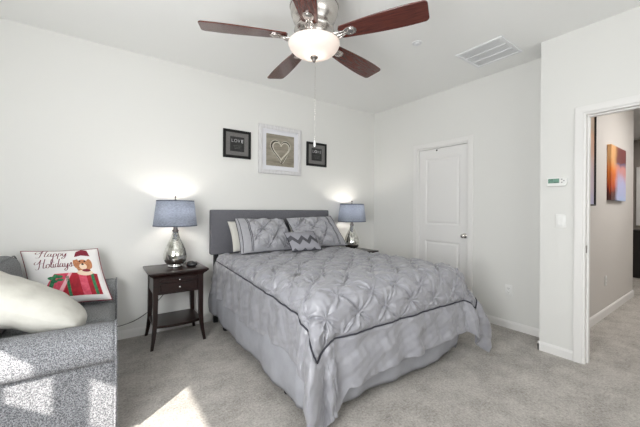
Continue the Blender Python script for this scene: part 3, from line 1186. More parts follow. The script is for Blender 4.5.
# ------------------------------------------------------------------ table lamps
def make_lamp(label, loc):
    t = thing('table_lamp', label, 'lamp', loc, group='table lamps on the nightstands')
    mb = MB()
    mb.lathe([(0.0, 0.0), (0.060, 0.0), (0.066, 0.006), (0.066, 0.014), (0.060, 0.020), (0.058, 0.026)], n=40, cap=False)
    mb.build('foot', M['chrome'], t)
    mb = MB()
    prof = [(0.058, 0.024), (0.078, 0.034), (0.096, 0.058), (0.105, 0.090), (0.104, 0.125), (0.094, 0.165), (0.076, 0.210), (0.055, 0.255), (0.037, 0.295), (0.027, 0.325), (0.024, 0.345)]
    mb.lathe(prof, n=48)
    mb.build('glass_base', M['mercury'], t)
    mb = MB()
    mb.lathe([(0.026, 0.342), (0.029, 0.346), (0.029, 0.356), (0.020, 0.360), (0.018, 0.385), (0.020, 0.388), (0.020, 0.415), (0.010, 0.420), (0.0, 0.420)], n=28)
    mb.build('socket', M['nickel_dark'], t)
    mb = MB()
    mb.lathe([(0.012, 0.420), (0.014, 0.440), (0.030, 0.470), (0.032, 0.490), (0.024, 0.515), (0.0, 0.525)], n=20)
    mb.build('bulb', M['bulb'], t)
    mb = MB()
    hp = [(0.012 + 0.05 * math.sin(q), 0, 0.395 + 0.25 * (1 - math.cos(q)) / 2) for q in np.linspace(0, PI, 16)]
    mb.tube(hp, 0.0018, n=6)
    mb.tube([(-x, y, z) for x, y, z in hp], 0.0018, n=6)
    z1 = 0.642
    for q in (0, 2 * PI / 3, 4 * PI / 3):
        mb.tube([(0, 0, z1), (0.163 * math.cos(q), 0.163 * math.sin(q), z1 - 0.006)], 0.0018, n=6)
    mb.build('harp', M['nickel_dark'], t)
    # shade with thickness and trim
    z0, r0, r1 = 0.395, 0.196, 0.166
    mb = MB()
    mb.lathe([(r0, z0), (r1, z1), (r1 - 0.0015, z1), (r0 - 0.0015, z0), (r0, z0)], n=64, cap=False)
    sh = mb.build('lamp_shade', M['shade'], t)
    for r, z in ((r0, z0), (r1, z1)):
        mb = MB()
        h_ = 0.010
        s = -1 if z == z1 else 1
        dr_ = (r1 - r0) / (z1 - z0) * h_ * s
        zz, rr = (z, r), (z + s * h_, r + dr_)
        mb.lathe([(r + 0.001, z - 0.0005 * s), (r + dr_ + 0.001, z + s * h_), (r + dr_ - 0.003, z + s * h_), (r - 0.003, z - 0.0005 * s), (r + 0.001, z - 0.0005 * s)], n=64, cap=False)
        mb.build('shade_trim', M['shadetrim'], sh)
    mb = MB()
    mb.lathe([(0.006, 0.640), (0.012, 0.646), (0.005, 0.654), (0.004, 0.662), (0.010, 0.670), (0.011, 0.678), (0.006, 0.686), (0.0, 0.690)], n=16)
    mb.build('finial', M['nickel_dark'], t)
    l = bpy.data.lights.new('lamp_light', 'POINT')
    l.energy = 3.4
    l.color = (1.0, 0.93, 0.84)
    l.shadow_soft_size = 0.04
    lo = bpy.data.objects.new('lamp_light', l)
    COL.objects.link(lo)
    lo.parent = t
    lo.location = (0, 0, 0.56)
    return t


lamp = make_lamp('lit mercury-glass lamp with blue-grey shade on the nightstand beside the sofa', (0.597, 3.245, 0.675))
lamp2 = copy_tree(lamp)
lamp2.location = (2.865, 3.245, 0.675)
lamp2['label'] = 'lit mercury-glass lamp with blue-grey shade in the room corner past the bed'

# small black gadget on the left nightstand
t = thing('desk_gadget', 'small black rounded gadget lying beside the lamp on the nightstand', 'gadget', (0.735, 3.175, 0.676), -0.5)
mb = MB()
bm = bmesh.new()
bmesh.ops.create_uvsphere(bm, u_segments=24, v_segments=14, radius=1)
for v in bm.verts:
    x, y, z = v.co
    v.co = Vector((0.052 * math.copysign(abs(x) ** 0.85, x), 0.036 * y, max(0.0, 0.020 + z * 0.030 * (1 - 0.35 * x))))
mb.from_bm(bm, 0, True)
mb.build('body', M['black'], t)
mb = MB()
mb.lathe([(0.018, 0), (0.018, 0.002), (0.015, 0.003), (0.0, 0.003)], n=20, c=(-0.006, 0, 0.0500))
mb.build('button', M['nickel_dark'], t)

# power cord from the lamp, hanging behind the nightstand and running along the wall
def catmull(pts, n=8):
    pts = [Vector(p) for p in pts]
    P = [pts[0]] + pts + [pts[-1]]
    out = []
    for i in range(1, len(P) - 2):
        for k in range(n):
            u = k / n
            p0, p1, p2, p3 = P[i - 1], P[i], P[i + 1], P[i + 2]
            out.append(0.5 * ((2 * p1) + (-p0 + p2) * u + (2 * p0 - 5 * p1 + 4 * p2 - p3) * u * u + (-p0 + 3 * p1 - 3 * p2 + p3) * u ** 3))
    out.append(pts[-1])
    return out


mb = MB()
mb.tube(catmull([(0.605, 3.455, 0.62), (0.595, 3.452, 0.50), (0.55, 3.45, 0.40), (0.46, 3.44, 0.30), (0.39, 3.435, 0.225), (0.29, 3.44, 0.165), (0.20, 3.44, 0.140), (0.12, 3.44, 0.135), (0.02, 3.445, 0.16)]), 0.0032, n=6)
tag(mb.build('power_cord', M['black']), 'thin black power cord drooping behind the nightstand towards the sofa', 'cord')


# ------------------------------------------------------------------ noise helpers (numpy)
_ph = rng.rand(24) * 2 * PI
_dr = rng.randn(24, 2)
_dr /= np.linalg.norm(_dr, axis=1)[:, None]


def wob(x, y, scale, k0=0, n=6):
    """smooth pseudo noise in about [-1, 1]"""
    out = np.zeros_like(np.asarray(x, float))
    for i in range(n):
        j = (k0 + i) % 24
        f = 2 * PI / scale * (0.6 + 0.9 * i / n)
        out = out + np.sin(f * (x * _dr[j, 0] + y * _dr[j, 1]) + _ph[j])
    return out / n * 1.6


def hash2(i, j, k=0.0):
    q = np.sin(i * 12.9898 + j * 78.233 + k * 37.719) * 43758.5453
    return q - np.floor(q)


def pintuck(x, y, L, amp):
    """softly puffed cloth gathered at staggered pinch points, with thin creases radiating from each"""
    xw = x + 0.13 * L * wob(x, y, L * 2.6, 2)
    yw = y + 0.13 * L * wob(x, y, L * 2.6, 9)
    A1, A2 = np.sin(PI * (xw + yw) / L), np.sin(PI * (xw - yw) / L)
    p = np.abs(A1 * A2)
    h = amp * (0.30 + 0.12 * wob(x, y, L * 2.3, 6)) * p ** 0.7
    # folds running from one pinch point to the next: a ridge with a groove beside it
    for A, k0 in ((A1, 4), (A2, 12)):
        m = np.clip(0.45 + 0.75 * wob(x, y, L * 1.6, k0), 0, 1)
        w_ = 0.10
        sgn = np.where(wob(x, y, L * 2.5, k0 + 3) > 0, 1, -1)
        h = h + amp * m * (0.30 * np.exp(-((A * sgn - 0.11) / w_) ** 2) - 0.26 * np.exp(-((A * sgn + 0.06) / w_) ** 2))
    # pinch points: rays of thin creases
    for ox in (0.0, 0.5):
        ci, cj = np.round(xw / L - ox), np.round(yw / L - ox)
        dx, dy = (xw / L - ox - ci) * L, (yw / L - ox - cj) * L
        d = np.hypot(dx, dy)
        th = np.arctan2(dy, dx)
        K = 8
        t0 = hash2(ci, cj, ox) * 2 * PI
        q = (th - t0) / (2 * PI / K) + 0.8 * d / L * np.sin(th * 2 + t0)
        ray = np.floor(q + 0.5)
        dl = (q - ray) * (2 * PI / K)
        side = d * np.sin(dl)
        am = 0.25 + 0.95 * hash2(ci + np.mod(ray, K) * 3.1, cj, ox + 1)
        ln = L * (0.16 + 0.26 * hash2(ci, cj + np.mod(ray, K) * 1.7, ox + 2))
        w_ = 0.022 * L + 0.045 * d
        fall = np.exp(-(d / ln) ** 2) * (1 - np.exp(-(d / (0.05 * L)) ** 2))
        h = h + amp * am * fall * (0.46 * np.exp(-(side / w_) ** 2) - 0.24 * np.exp(-((side - 1.7 * w_) / w_) ** 2))
        h = h - amp * 0.42 * np.exp(-(d / (0.17 * L)) ** 2) + amp * 0.30 * np.exp(-(d / (0.045 * L)) ** 2)
    return h


# ------------------------------------------------------------------ bed
BX0, BX1, BYF, BYH = 0.985, 2.545, 1.455, 3.350
BCX = (BX0 + BX1) / 2
bed = thing('bed', 'queen bed with charcoal headboard and pale grey bed skirt', 'bed', (BCX, 2.45, 0))


def L_(p):
    return (p[0] - BCX, p[1] - 2.45, p[2])


mb = MB()
mb.box(0.967 - BCX, 2.551 - BCX, 3.360 - 2.45, 3.430 - 2.45, 0.742, 1.228, bev=0.016, seg=4)
mb.build('headboard', M['headboard'], bed)
for x in (1.035, 2.485):
    mb = MB()
    mb.box(x - 0.022 - BCX, x + 0.022 - BCX, 3.385 - 2.45, 3.425 - 2.45, 0.0, 0.80)
    mb.build('headboard_post', M['blackmetal'], bed)
mb = MB()
for x in (1.03, 2.50):
    mb.box(x - 0.02 - BCX, x + 0.02 - BCX, 1.50 - 2.45, 3.40 - 2.45, 0.165, 0.200)
for y in (1.52, 2.35, 3.30):
    mb.box(1.03 - BCX, 2.50 - BCX, y - 0.02 - 2.45, y + 0.02 - 2.45, 0.165, 0.200)
mb.build('bed_frame', M['blackmetal'], bed)
for x, y in ((1.055, 3.12), (1.045, 1.82), (2.475, 3.12), (2.475, 1.82), (1.76, 2.35)):
    mb = MB()
    mb.box(x - 0.014 - BCX, x + 0.014 - BCX, y - 0.014 - 2.45, y + 0.014 - 2.45, 0.03, 0.17)
    mb.lathe([(0.026, 0), (0.030, 0.008), (0.030, 0.026), (0.022, 0.036), (0.0, 0.036)], n=20, c=(x - BCX, y - 2.45, 0))
    mb.build('leg', M['blackmetal'], bed)
mb = MB()
mb.box(BX0 + 0.03 - BCX, BX1 - 0.03 - BCX, BYF + 0.035 - 2.45, BYH - 2.45, 0.20, 0.42, bev=0.03, seg=3)
mb.build('box_spring', M['mattress'], bed)
mb = MB()
mb.box(BX0 + 0.03 - BCX, BX1 - 0.03 - BCX, BYF + 0.035 - 2.45, BYH - 2.45, 0.42, 0.70, bev=0.06, seg=4)
mb.build('mattress', M['mattress'], bed)
# skirt: three gathered sides
N = 420
path = []
corners = [(BX0 + 0.015, BYH + 0.02), (BX0 + 0.015, BYF + 0.045), (BX1 - 0.015, BYF + 0.045), (BX1 - 0.015, BYH + 0.02)]
lens = [math.dist(corners[i], corners[i + 1]) for i in range(3)]
tot = sum(lens)
rows = 14
P = np.zeros((N, rows, 3))
for i in range(N):
    s = tot * i / (N - 1)
    k, q = 0, s
    while k < 2 and q > lens[k]:
        q -= lens[k]
        k += 1
    u = q / lens[k]
    a_, b_ = corners[k], corners[k + 1]
    x, y = a_[0] + (b_[0] - a_[0]) * u, a_[1] + (b_[1] - a_[1]) * u
    nx, ny = ((-1, 0), (0, -1), (1, 0))[k]
    # blend normals at the corners
    e = 0.06
    for cc, (n1, n2) in enumerate((((-1, 0), (0, -1)), ((0, -1), (1, 0)))):
        sc_ = lens[0] if cc == 0 else lens[0] + lens[1]
        if abs(s - sc_) < e:
            v = (s - sc_ + e) / (2 * e)
            nx, ny = n1[0] * (1 - v) + n2[0] * v, n1[1] * (1 - v) + n2[1] * v
            x -= nx * 0.02 * (1 - abs(2 * v - 1))
            y -= ny * 0.02 * (1 - abs(2 * v - 1))
    hem = 0.055 + 0.020 * math.sin(s * 5.1) + 0.014 * math.sin(s * 11.7 + 1)
    if k == 0:
        hem = 0.145 - 0.075 * u + 0.008 * math.sin(s * 7)
    if k == 1:
        hem = 0.030 + 0.05 * u + 0.020 * math.sin(u * 7)
    for j in range(rows):
        v = j / (rows - 1)
        z = 0.43 * (1 - v) + hem * v
        fold = (0.011 * math.sin(s * 15 + 1.5 * math.sin(s * 3)) + 0.003 * math.sin(s * 37 + 2)) * v ** 0.8
        out = 0.008 + 0.055 * math.sin(v * PI * 0.75) * (1.0 if k == 1 else 0.75) + fold
        P[i, j] = (x + nx * out - BCX, y + ny * out - 2.45, z)
mb = MB()
mb.grid(P)
o = mb.build('bed_skirt', M['skirt'], bed)
md = o.modifiers.new('thick', 'SOLIDIFY')
md.thickness = 0.003

# ------------------------------------------------------------------ comforter
IX0, IX1, IYF, IYH = 1.105, 2.465, 1.545, 3.275
ZT, RR = 0.745, 0.135
LL, LR, LF = 0.48, 0.56, 0.61


def base_surf(s, t):
    a = np.where(s < IX0, s - IX0, np.where(s > IX1, s - IX1, 0.0))
    b = np.where(t < IYF, IYF - t, 0.0)
    d = np.hypot(a, b) + 1e-9
    ca, cb = a / d, b / d
    corner = (2 * ca * cb) ** 2
    r = RR
    th = np.minimum(d / r, PI / 2)
    e = np.maximum(d - r * PI / 2, 0)
    phi = 0.07 + corner * np.where(a > 0, 0.20, 0.15) + np.where(a > 0, 0.14, 0.0) * np.abs(ca) * np.clip((3.0 - t) / 0.6, 0, 1) + 0.02 * np.abs(cb)
    h = r * np.sin(th) + e * np.sin(phi)
    drop = r * (1 - np.cos(th)) + e * np.cos(phi)
    # folds in the hanging cloth
    al = np.arctan2(cb, np.abs(ca))
    along = np.where(b <= 0, t, np.where(np.abs(a) <= 0, s, 0))
    fs = np.sin(along * 17 + 2.2 * np.sin(along * 4.1)) * 0.55 + np.sin(along * 31 + 1.0) * 0.3
    fc = np.sin(al * 9.0 + 0.9 + np.where(a > 0, 1.3, 0))
    g = np.clip(e / 0.32, 0, 1.2)
    bul = np.sin(np.clip(e / 0.50, 0, 1) * PI)
    h = h + g * (0.026 * fs * (1 - corner) + 0.060 * fc * corner) + corner * bul * np.where(a > 0, 0.055, 0.040)
    zmin = 0.016
    over = np.maximum(drop - (ZT - zmin), 0)
    drop = drop - over
    h = h + over * 0.75
    x = np.clip(s, IX0, IX1) + ca * h
    y = np.maximum(t, IYF) - cb * h
    # crown of the bed: the top is softly domed
    dome = 0.030 * np.clip(np.sin(np.clip((s - IX0 + 0.1) / (IX1 - IX0 + 0.2), 0, 1) * PI), 0, 1) ** 0.6
    dome = dome * np.clip((IYH + 0.15 - t) / 0.5, 0, 1)
    z = ZT - drop + np.where(d < 0.3, dome * np.clip(1 - d / 0.3, 0, 1), 0)
    return np.stack([x, y, z], -1)


PB = dict(l=0.255, r=0.27, f=0.335)


def pip_left(t):
    """cloth x of the left piping: it hangs lower towards the foot"""
    u = np.clip((t - IYF) / (3.3 - IYF), 0, 1)
    return IX0 - (PB['l'] - 0.10 * u ** 0.7 - 0.03 * np.clip((t - 1.56) / 0.02, 0, 1))


def surf(s, t, extra=0.0):
    s = np.asarray(s, float)
    t = np.asarray(t, float)
    e = 0.004
    p = base_surf(s, t)
    du = base_surf(s + e, t) - base_surf(s - e, t)
    dv = base_surf(s, t + e) - base_surf(s, t - e)
    n = np.cross(du, dv)
    n /= np.linalg.norm(n, axis=-1, keepdims=True) + 1e-12
    # inside the piping: pintucks; outside: plain border with soft wrinkles
    edge = np.minimum(np.minimum(s - pip_left(t), IX1 + PB['r'] - s), t - (IYF - PB['f']))
    k = np.clip(edge / 0.05, 0, 1)
    k = k * k * (3 - 2 * k)
    disp = k * pintuck(s, t, 0.262, 0.046)
    disp = disp + 0.006 * wob(s, t, 0.22, 3) + 0.0035 * wob(s, t, 0.07, 11)
    # border wrinkles run across the border
    bw = np.clip(-edge / 0.05, 0, 1)
    disp = disp + bw * 0.007 * wob(s * 0.6 + t * 0.2, t * 0.6, 0.09, 14)
    # seam pulled in under the piping
    disp = disp - 0.008 * np.exp(-(edge / 0.014) ** 2)
    q = p + n * (disp + extra)[..., None]
    q[..., 2] = np.maximum(q[..., 2], 0.006)
    return q


ns_, nt_ = 480, 460
ss = np.linspace(IX0 - LL, IX1 + LR, ns_)
tt = np.linspace(IYF - LF, IYH, nt_)
SG, TG = np.meshgrid(ss, tt, indexing='ij')
# hem not perfectly straight
hemw = 0.018 * np.sin(SG * 3.1 + 0.5) + 0.010 * np.sin(SG * 8 + 1)
lowc = np.clip((1.215 - SG) / 0.09, 0, 1)
TG2 = TG + (hemw - 0.13 * lowc * lowc * (3 - 2 * lowc)) * np.clip((IYF - TG) / LF, 0, 1)
SG2 = SG - (0.020 * np.sin(TG * 3.3) + 0.06 * np.clip((1.75 - TG) / 0.3, 0, 1)) * np.clip((IX0 - SG) / LL, 0, 1)
Pc = surf(SG2, TG2)
ctr = np.array([BCX, 2.45, 0])
mb = MB()
mb.grid(Pc - ctr)
com = mb.build('comforter', M['comforter'], loc=tuple(ctr))
tag(com, 'silver-grey pintucked comforter with dark piping spread over the bed', 'comforter')
md = com.modifiers.new('thick', 'SOLIDIFY')
md.thickness = 0.014
md.offset = -1
# piping
line = []
for t_ in np.linspace(IYH, IYF - PB['f'], 130):
    line.append((float(pip_left(t_)), t_))
for s_ in np.linspace(line[-1][0], IX1 + PB['r'], 110)[1:]:
    line.append((s_, IYF - PB['f']))
for t_ in np.linspace(IYF - PB['f'], IYH, 120)[1:]:
    line.append((IX1 + PB['r'], t_))
ls = np.array([p[0] for p in line])
lt = np.array([p[1] for p in line])
Q = surf(ls, lt, 0.004) - ctr
mb = MB()
mb.tube([tuple(q) for q in Q], 0.0050, n=8)
mb.build('piping', M['piping'], com)


# ------------------------------------------------------------------ pillows
class Pillow:
    """cushion spanned by four corners (bottom-left, bottom-right, top-right, top-left as seen from its front)"""

    def __init__(self, c, thick, concave=0.05, power=2.2, flange=0.0, disp=None, wrinkle=0.004, seed=0, back=1.0, rnd=0.0):
        self.rnd = rnd
        self.c = [np.array(p, float) for p in c]
        self.T, self.cc, self.pw, self.fl, self.disp, self.wr, self.seed, self.back = thick, concave, power, flange, disp, wrinkle, seed, back
        n = np.cross(self.c[1] - self.c[0], self.c[3] - self.c[0])
        self.n = n / np.linalg.norm(n)
        self.w = (np.linalg.norm(self.c[1] - self.c[0]) + np.linalg.norm(self.c[2] - self.c[3])) / 2
        self.h = (np.linalg.norm(self.c[3] - self.c[0]) + np.linalg.norm(self.c[2] - self.c[1])) / 2

    def pos(self, u, v, side=1, off=0.0):
        u = np.asarray(u, float)
        v = np.asarray(v, float)
        if self.rnd:
            a_, b_ = 2 * u - 1, 2 * v - 1
            u = 0.5 + a_ * np.sqrt(1 - self.rnd * b_ * b_) / 2
            v = 0.5 + b_ * np.sqrt(1 - self.rnd * a_ * a_) / 2
            eu, ev = np.abs(a_), np.abs(b_)
        else:
            eu, ev = np.abs(2 * u - 1), np.abs(2 * v - 1)
        # edges curve inwards between the corners
        uu = u + self.cc * (0.5 - u) * 2 * (1 - (2 * v - 1) ** 2) * 0.5
        vv = v + self.cc * (0.5 - v) * 2 * (1 - (2 * u - 1) ** 2) * 0.5
        c = self.c
        b = ((1 - uu) * (1 - vv))[..., None] * c[0] + (uu * (1 - vv))[..., None] * c[1] + (uu * vv)[..., None] * c[2] + ((1 - uu) * vv)[..., None] * c[3]
        fu, fv = self.fl / self.w, self.fl / self.h
        iu = np.clip(eu / (1 - 2 * fu), 0, 1)
        iv = np.clip(ev / (1 - 2 * fv), 0, 1)
        p = self.pw
        prof = ((1 - iu ** p) * (1 - iv ** p)) ** 0.5
        hh = self.T / 2 * prof
        x, y = u * self.w, v * self.h
        hh = hh + self.wr * wob(x + self.seed, y, 0.14, self.seed % 7) * np.minimum(1, prof * 2)
        if (side > 0 or self.rnd) and self.disp is not None:
            hh = hh + self.disp(x, y, u, v) * np.minimum(1, prof * 2.5)
        hh = hh * (self.back if side < 0 else 1.0) + 0.0015
        return b + self.n * (side * (hh + off))[..., None]

    def mesh(self, nu=60, nv=50, mi=0):
        mb = MB()
        us, vs = np.meshgrid(np.linspace(0, 1, nu), np.linspace(0, 1, nv), indexing='ij')
        A = self.pos(us, vs, 1)
        B = self.pos(us, vs, -1)
        mb.grid(A, mi)
        o = len(mb.v)
        fs = []
        for i in range(nu - 1):
            for j in range(nv - 1):
                fs.append([i * nv + j, i * nv + j + 1, (i + 1) * nv + j + 1, (i + 1) * nv + j])
        mb.add(B.reshape(-1, 3).tolist(), fs, mi, True)
        # rim
        ring = [(i, 0) for i in range(nu)] + [(nu - 1, j) for j in range(1, nv)] + [(i, nv - 1) for i in range(nu - 2, -1, -1)] + [(0, j) for j in range(nv - 2, 0, -1)]
        idx = [i * nv + j for i, j in ring]
        for k in range(len(idx)):
            a_, b_ = idx[k], idx[(k + 1) % len(idx)]
            mb.f.append([a_, o + a_, o + b_, b_])
            mb.m.append(mi)
            mb.s.append(True)
        return mb

    def edge(self, n=40, inset=0.0):
        pts = []
        fu, fv = inset / self.w, inset / self.h
        for k in range(n):
            pts.append((fu + (1 - 2 * fu) * k / n, fv))
        for k in range(n):
            pts.append((1 - fu, fv + (1 - 2 * fv) * k / n))
        for k in range(n):
            pts.append((1 - fu - (1 - 2 * fu) * k / n, 1 - fv))
        for k in range(n):
            pts.append((fu, 1 - fv - (1 - 2 * fv) * k / n))
        return pts


def place(mb, name, m, base, parent=None):
    """shift a world-space mesh so that its origin is at base"""
    mb.v = [(x - base[0], y - base[1], z - base[2]) for x, y, z in mb.v]
    return mb.build(name, m, parent, loc=base if parent is None else None)


def line_on(P, pts, r, off, n=6, closed=False):
    u = np.array([p[0] for p in pts])
    v = np.array([p[1] for p in pts])
    Q = P.pos(u, v, 1, off)
    mb = MB()
    mb.tube([tuple(q) for q in Q], r, n=n, closed=closed)
    return mb


# sleeping pillows behind
for c, lab in (([(1.135, 3.14, 0.790), (1.74, 3.17, 0.790), (1.72, 3.33, 1.11), (1.135, 3.33, 1.10)], 'plain cream pillow behind the left grey sham'),
               ([(1.88, 3.16, 0.790), (2.55, 3.16, 0.790), (2.50, 3.32, 1.13), (1.86, 3.32, 1.13)], 'plain cream pillow behind the right grey sham')):
    Pq = Pillow(c, 0.14, 0.05, seed=2)
    tag(place(Pq.mesh(40, 30), 'bed_pillow', M['cream'], (c[0][0] / 2 + c[1][0] / 2, 3.2, 0.775)), lab, 'pillow', 'cream sleeping pillows')


def sham_disp(x, y, u, v, flip=False):
    if flip:
        u = 1 - u
    k = np.clip((u - 0.20) / 0.05, 0, 1) * np.clip((0.985 - u) / 0.05, 0, 1)
    k = k * np.clip((0.5 - np.abs(v - 0.5)) / 0.06 - 0.6, 0, 1)
    return k * pintuck(x + 0.03, y + 0.05, 0.215, 0.085)


shams = (([(1.145, 2.955, 0.785), (1.81, 2.99, 0.785), (1.765, 3.22, 1.115), (1.175, 3.22, 1.135)], 'left pintucked grey sham, its flat striped border to the left', 0.13, False),
         ([(1.86, 2.99, 0.785), (2.56, 2.98, 0.785), (2.47, 3.22, 1.15), (1.80, 3.22, 1.13)], 'right pintucked grey sham behind the chevron cushion', 0.13, True))
for c, lab, th_, flip in shams:
    Pq = Pillow(c, 0.15, 0.04, power=2.6, disp=(lambda x, y, u, v, f=flip: sham_disp(x, y, u, v, f)), wrinkle=0.006, seed=4, back=0.7)
    base = ((c[0][0] + c[1][0]) / 2, 3.0, 0.785)
    sh = place(Pq.mesh(170, 110), 'pillow_sham', M['sham'], base)
    tag(sh, lab, 'pillow', 'pintucked pillow shams')
    mb = MB()
    for uu in ((0.035, 0.805, 0.83, 0.965)[1:] if flip else (0.035, 0.17, 0.195)):
        m2 = line_on(Pq, [(uu, v) for v in np.linspace(0.02, 0.98, 40)], 0.0032, 0.0005)
        mb.add(m2.v, m2.f, 0, True)
    m2 = line_on(Pq, Pq.edge(30), 0.0035, 0.0, closed=True)
    mb.add(m2.v, m2.f, 0, True)
    place(mb, 'piping', M['piping'], base, sh)

# chevron cushion
def chev_mat():
    m = bpy.data.materials.new('chevron_cloth')
    m.use_nodes = True
    nt = m.node_tree
    b = nt.nodes['Principled BSDF']
    b.inputs['Roughness'].default_value = 0.6
    tc = nt.nodes.new('ShaderNodeTexCoord')
    sep = nt.nodes.new('ShaderNodeSeparateXYZ')
    nt.links.new(tc.outputs['Object'], sep.inputs[0])
    def math_(op, a=None, b_=None, c_=None):
        n = nt.nodes.new('ShaderNodeMath')
        n.operation = op
        for i, q in enumerate((a, b_, c_)):
            if q is None:
                continue
            if isinstance(q, (int, float)):
                n.inputs[i].default_value = q
            else:
                nt.links.new(q, n.inputs[i])
        return n.outputs[0]
    tri = math_('PINGPONG', math_('MULTIPLY_ADD', sep.outputs[0], 1.0, 1.015), 0.058)
    v = math_('ADD', math_('MULTIPLY', tri, -0.85), sep.outputs[2])
    band = math_('PINGPONG', math_('ADD', v, 1.042), 0.063)
    r = nt.nodes.new('ShaderNodeValToRGB')
    r.color_ramp.interpolation = 'CONSTANT'
    r.color_ramp.elements[0].color = rgb(74, 74, 80)
    r.color_ramp.elements[1].color = rgb(150, 150, 157)
    r.color_ramp.elements[1].position = 0.34
    sc2 = math_('MULTIPLY', band, 1 / 0.063)
    nt.links.new(sc2, r.inputs[0])
    nt.links.new(r.outputs[0], b.inputs['Base Color'])
    return m


M['chevron'] = chev_mat()
c = [(1.630, 2.770, 0.795), (2.000, 2.755, 0.795), (2.000, 2.930, 0.985), (1.620, 2.945, 0.985)]
Pq = Pillow(c, 0.10, 0.05, seed=3, back=0.6)
base = (1.81, 2.80, 0.795)
sh = place(Pq.mesh(60, 40), 'chevron_cushion', M['chevron'], base)
tag(sh, 'small oblong grey cushion with dark zigzag chevrons in front of the shams', 'cushion')
m2 = line_on(Pq, Pq.edge(24), 0.0035, 0.0, closed=True)
place(m2, 'piping', M['piping'], base, sh)

# ------------------------------------------------------------------ sofa
SA = math.radians(-2.2)
sofa = thing('sofa', 'small grey tweed sofa with rounded arms against the left wall', 'sofa', (0.075, 1.915, 0), SA)
# local: x 0 (front) .. -0.92 (back), y 0 (near arm outside) .. 1.43 (far arm outside)
SL, SD = 1.44, 0.90
AW = 0.21


def arm(y0, flip):
    prof = [(0.030, 0.085), (0.030, 0.25), (0.030, 0.440), (0.027, 0.452), (0.000, 0.452), (-0.018, 0.466), (-0.026, 0.492), (-0.024, 0.525), (-0.010, 0.565), (0.020, 0.598), (0.062, 0.616), (0.110, 0.620),
            (0.158, 0.612), (0.195, 0.585), (0.210, 0.545), (0.210, 0.480), (0.205, 0.085)]
    if flip:
        prof = [(AW - y, z) for y, z in prof]
    return [(y0 + y, z) for y, z in prof]


def arm_mesh(y0, flip):
    pr_ = arm(y0, flip)
    # front face bulges slightly, top slopes down a little towards the front
    n = len(pr_)
    xs = [-SD + 0.02] + list(np.linspace(-0.8, -0.03, 14)) + [-0.012, -0.003, 0.0]
    ins = [0] * 15 + [0.004, 0.014, 0.024]
    cy = sum(p[0] for p in pr_) / n
    vs, fs = [], []
    for x, q in zip(xs, ins):
        for (y, z) in pr_:
            zz = z
            if z > 0.43:
                zz = z
            sc_y = 1 - q / 0.12
            sc_z = 1 - q / 0.30
            vs.append((x, cy + (y - cy) * sc_y, 0.34 + (zz - 0.34) * sc_z))
    for k in range(len(xs) - 1):
        for i in range(n):
            j = (i + 1) % n
            fs.append([k * n + i, k * n + j, (k + 1) * n + j, (k + 1) * n + i])
    fs.append(list(range(n))[::-1])
    fs.append([(len(xs) - 1) * n + i for i in range(n)])
    m = MB()
    m.add(vs, fs, 0, True)
    return m, pr_


for y0, fl in ((0.0, False), (SL - AW, True)):
    m, pr_ = arm_mesh(y0, fl)
    o = m.build('arm', M['tweed'] if not fl else M['tweed_cush'], sofa, fix=True)
    md = o.modifiers.new('edge', 'EDGE_SPLIT')
    md.split_angle = math.radians(50)
    m = MB()
    pts = [(-0.004, y, z) for y, z in pr_]
    pts = [Vector(p) for p in pts]
    dense = []
    for i in range(len(pts)):
        a_, b_ = pts[i], pts[(i + 1) % len(pts)]
        for q in range(10 if (b_ - a_).length > 0.1 else 3):
            u = q / (10 if (b_ - a_).length > 0.1 else 3)
            p = a_.lerp(b_, u)
            dense.append(p + Vector((random.uniform(-1, 1), random.uniform(-1, 1), random.uniform(-1, 1))) * (0.0015 if not fl else 0.0003))
    m.tube(dense, 0.0065, n=8, closed=True)
    m.build('welt', M['tweed'], o)
    if not fl:
        # clawed, frayed threads along the front corner of the near arm
        m = MB()
        for k in range(900):
            z = random.uniform(0.10, 0.52)
            y = (0.030 if z < 0.44 else -0.020) + random.uniform(-0.004, 0.008)
            x = random.gauss(-0.006, 0.008)
            L0 = random.uniform(0.003, 0.009)
            dx, dy, dz = random.gauss(0.35, 0.6), random.gauss(-0.7, 0.5), random.gauss(0, 0.8)
            q = math.sqrt(dx * dx + dy * dy + dz * dz)
            dx, dy, dz = dx / q * L0, dy / q * L0, dz / q * L0
            w_ = 0.0009
            m.add([(x, y, z - w_), (x, y, z + w_), (x + w_, y + w_, z), (x + dx, y + dy, z + dz - abs(L0) * 0.2)], [[0, 1, 3], [1, 2, 3], [2, 0, 3]])
        fo = m.build('frayed_threads', M['fray'], o)
        fo['kind'] = 'stuff'
# base frame and back
m = MB()
m.box(-SD + 0.04, -0.035, AW - 0.01, SL - AW + 0.01, 0.085, 0.30, bev=0.015, seg=2)
m.build('seat_base', M['tweed'], sofa)
m = MB()
m.box(-SD, -SD + 0.17, 0.03, SL - 0.03, 0.085, 0.78, bev=0.05, seg=4)
m.build('back_frame', M['tweed_cush'], sofa)
CW = (SL - 2 * AW) / 2


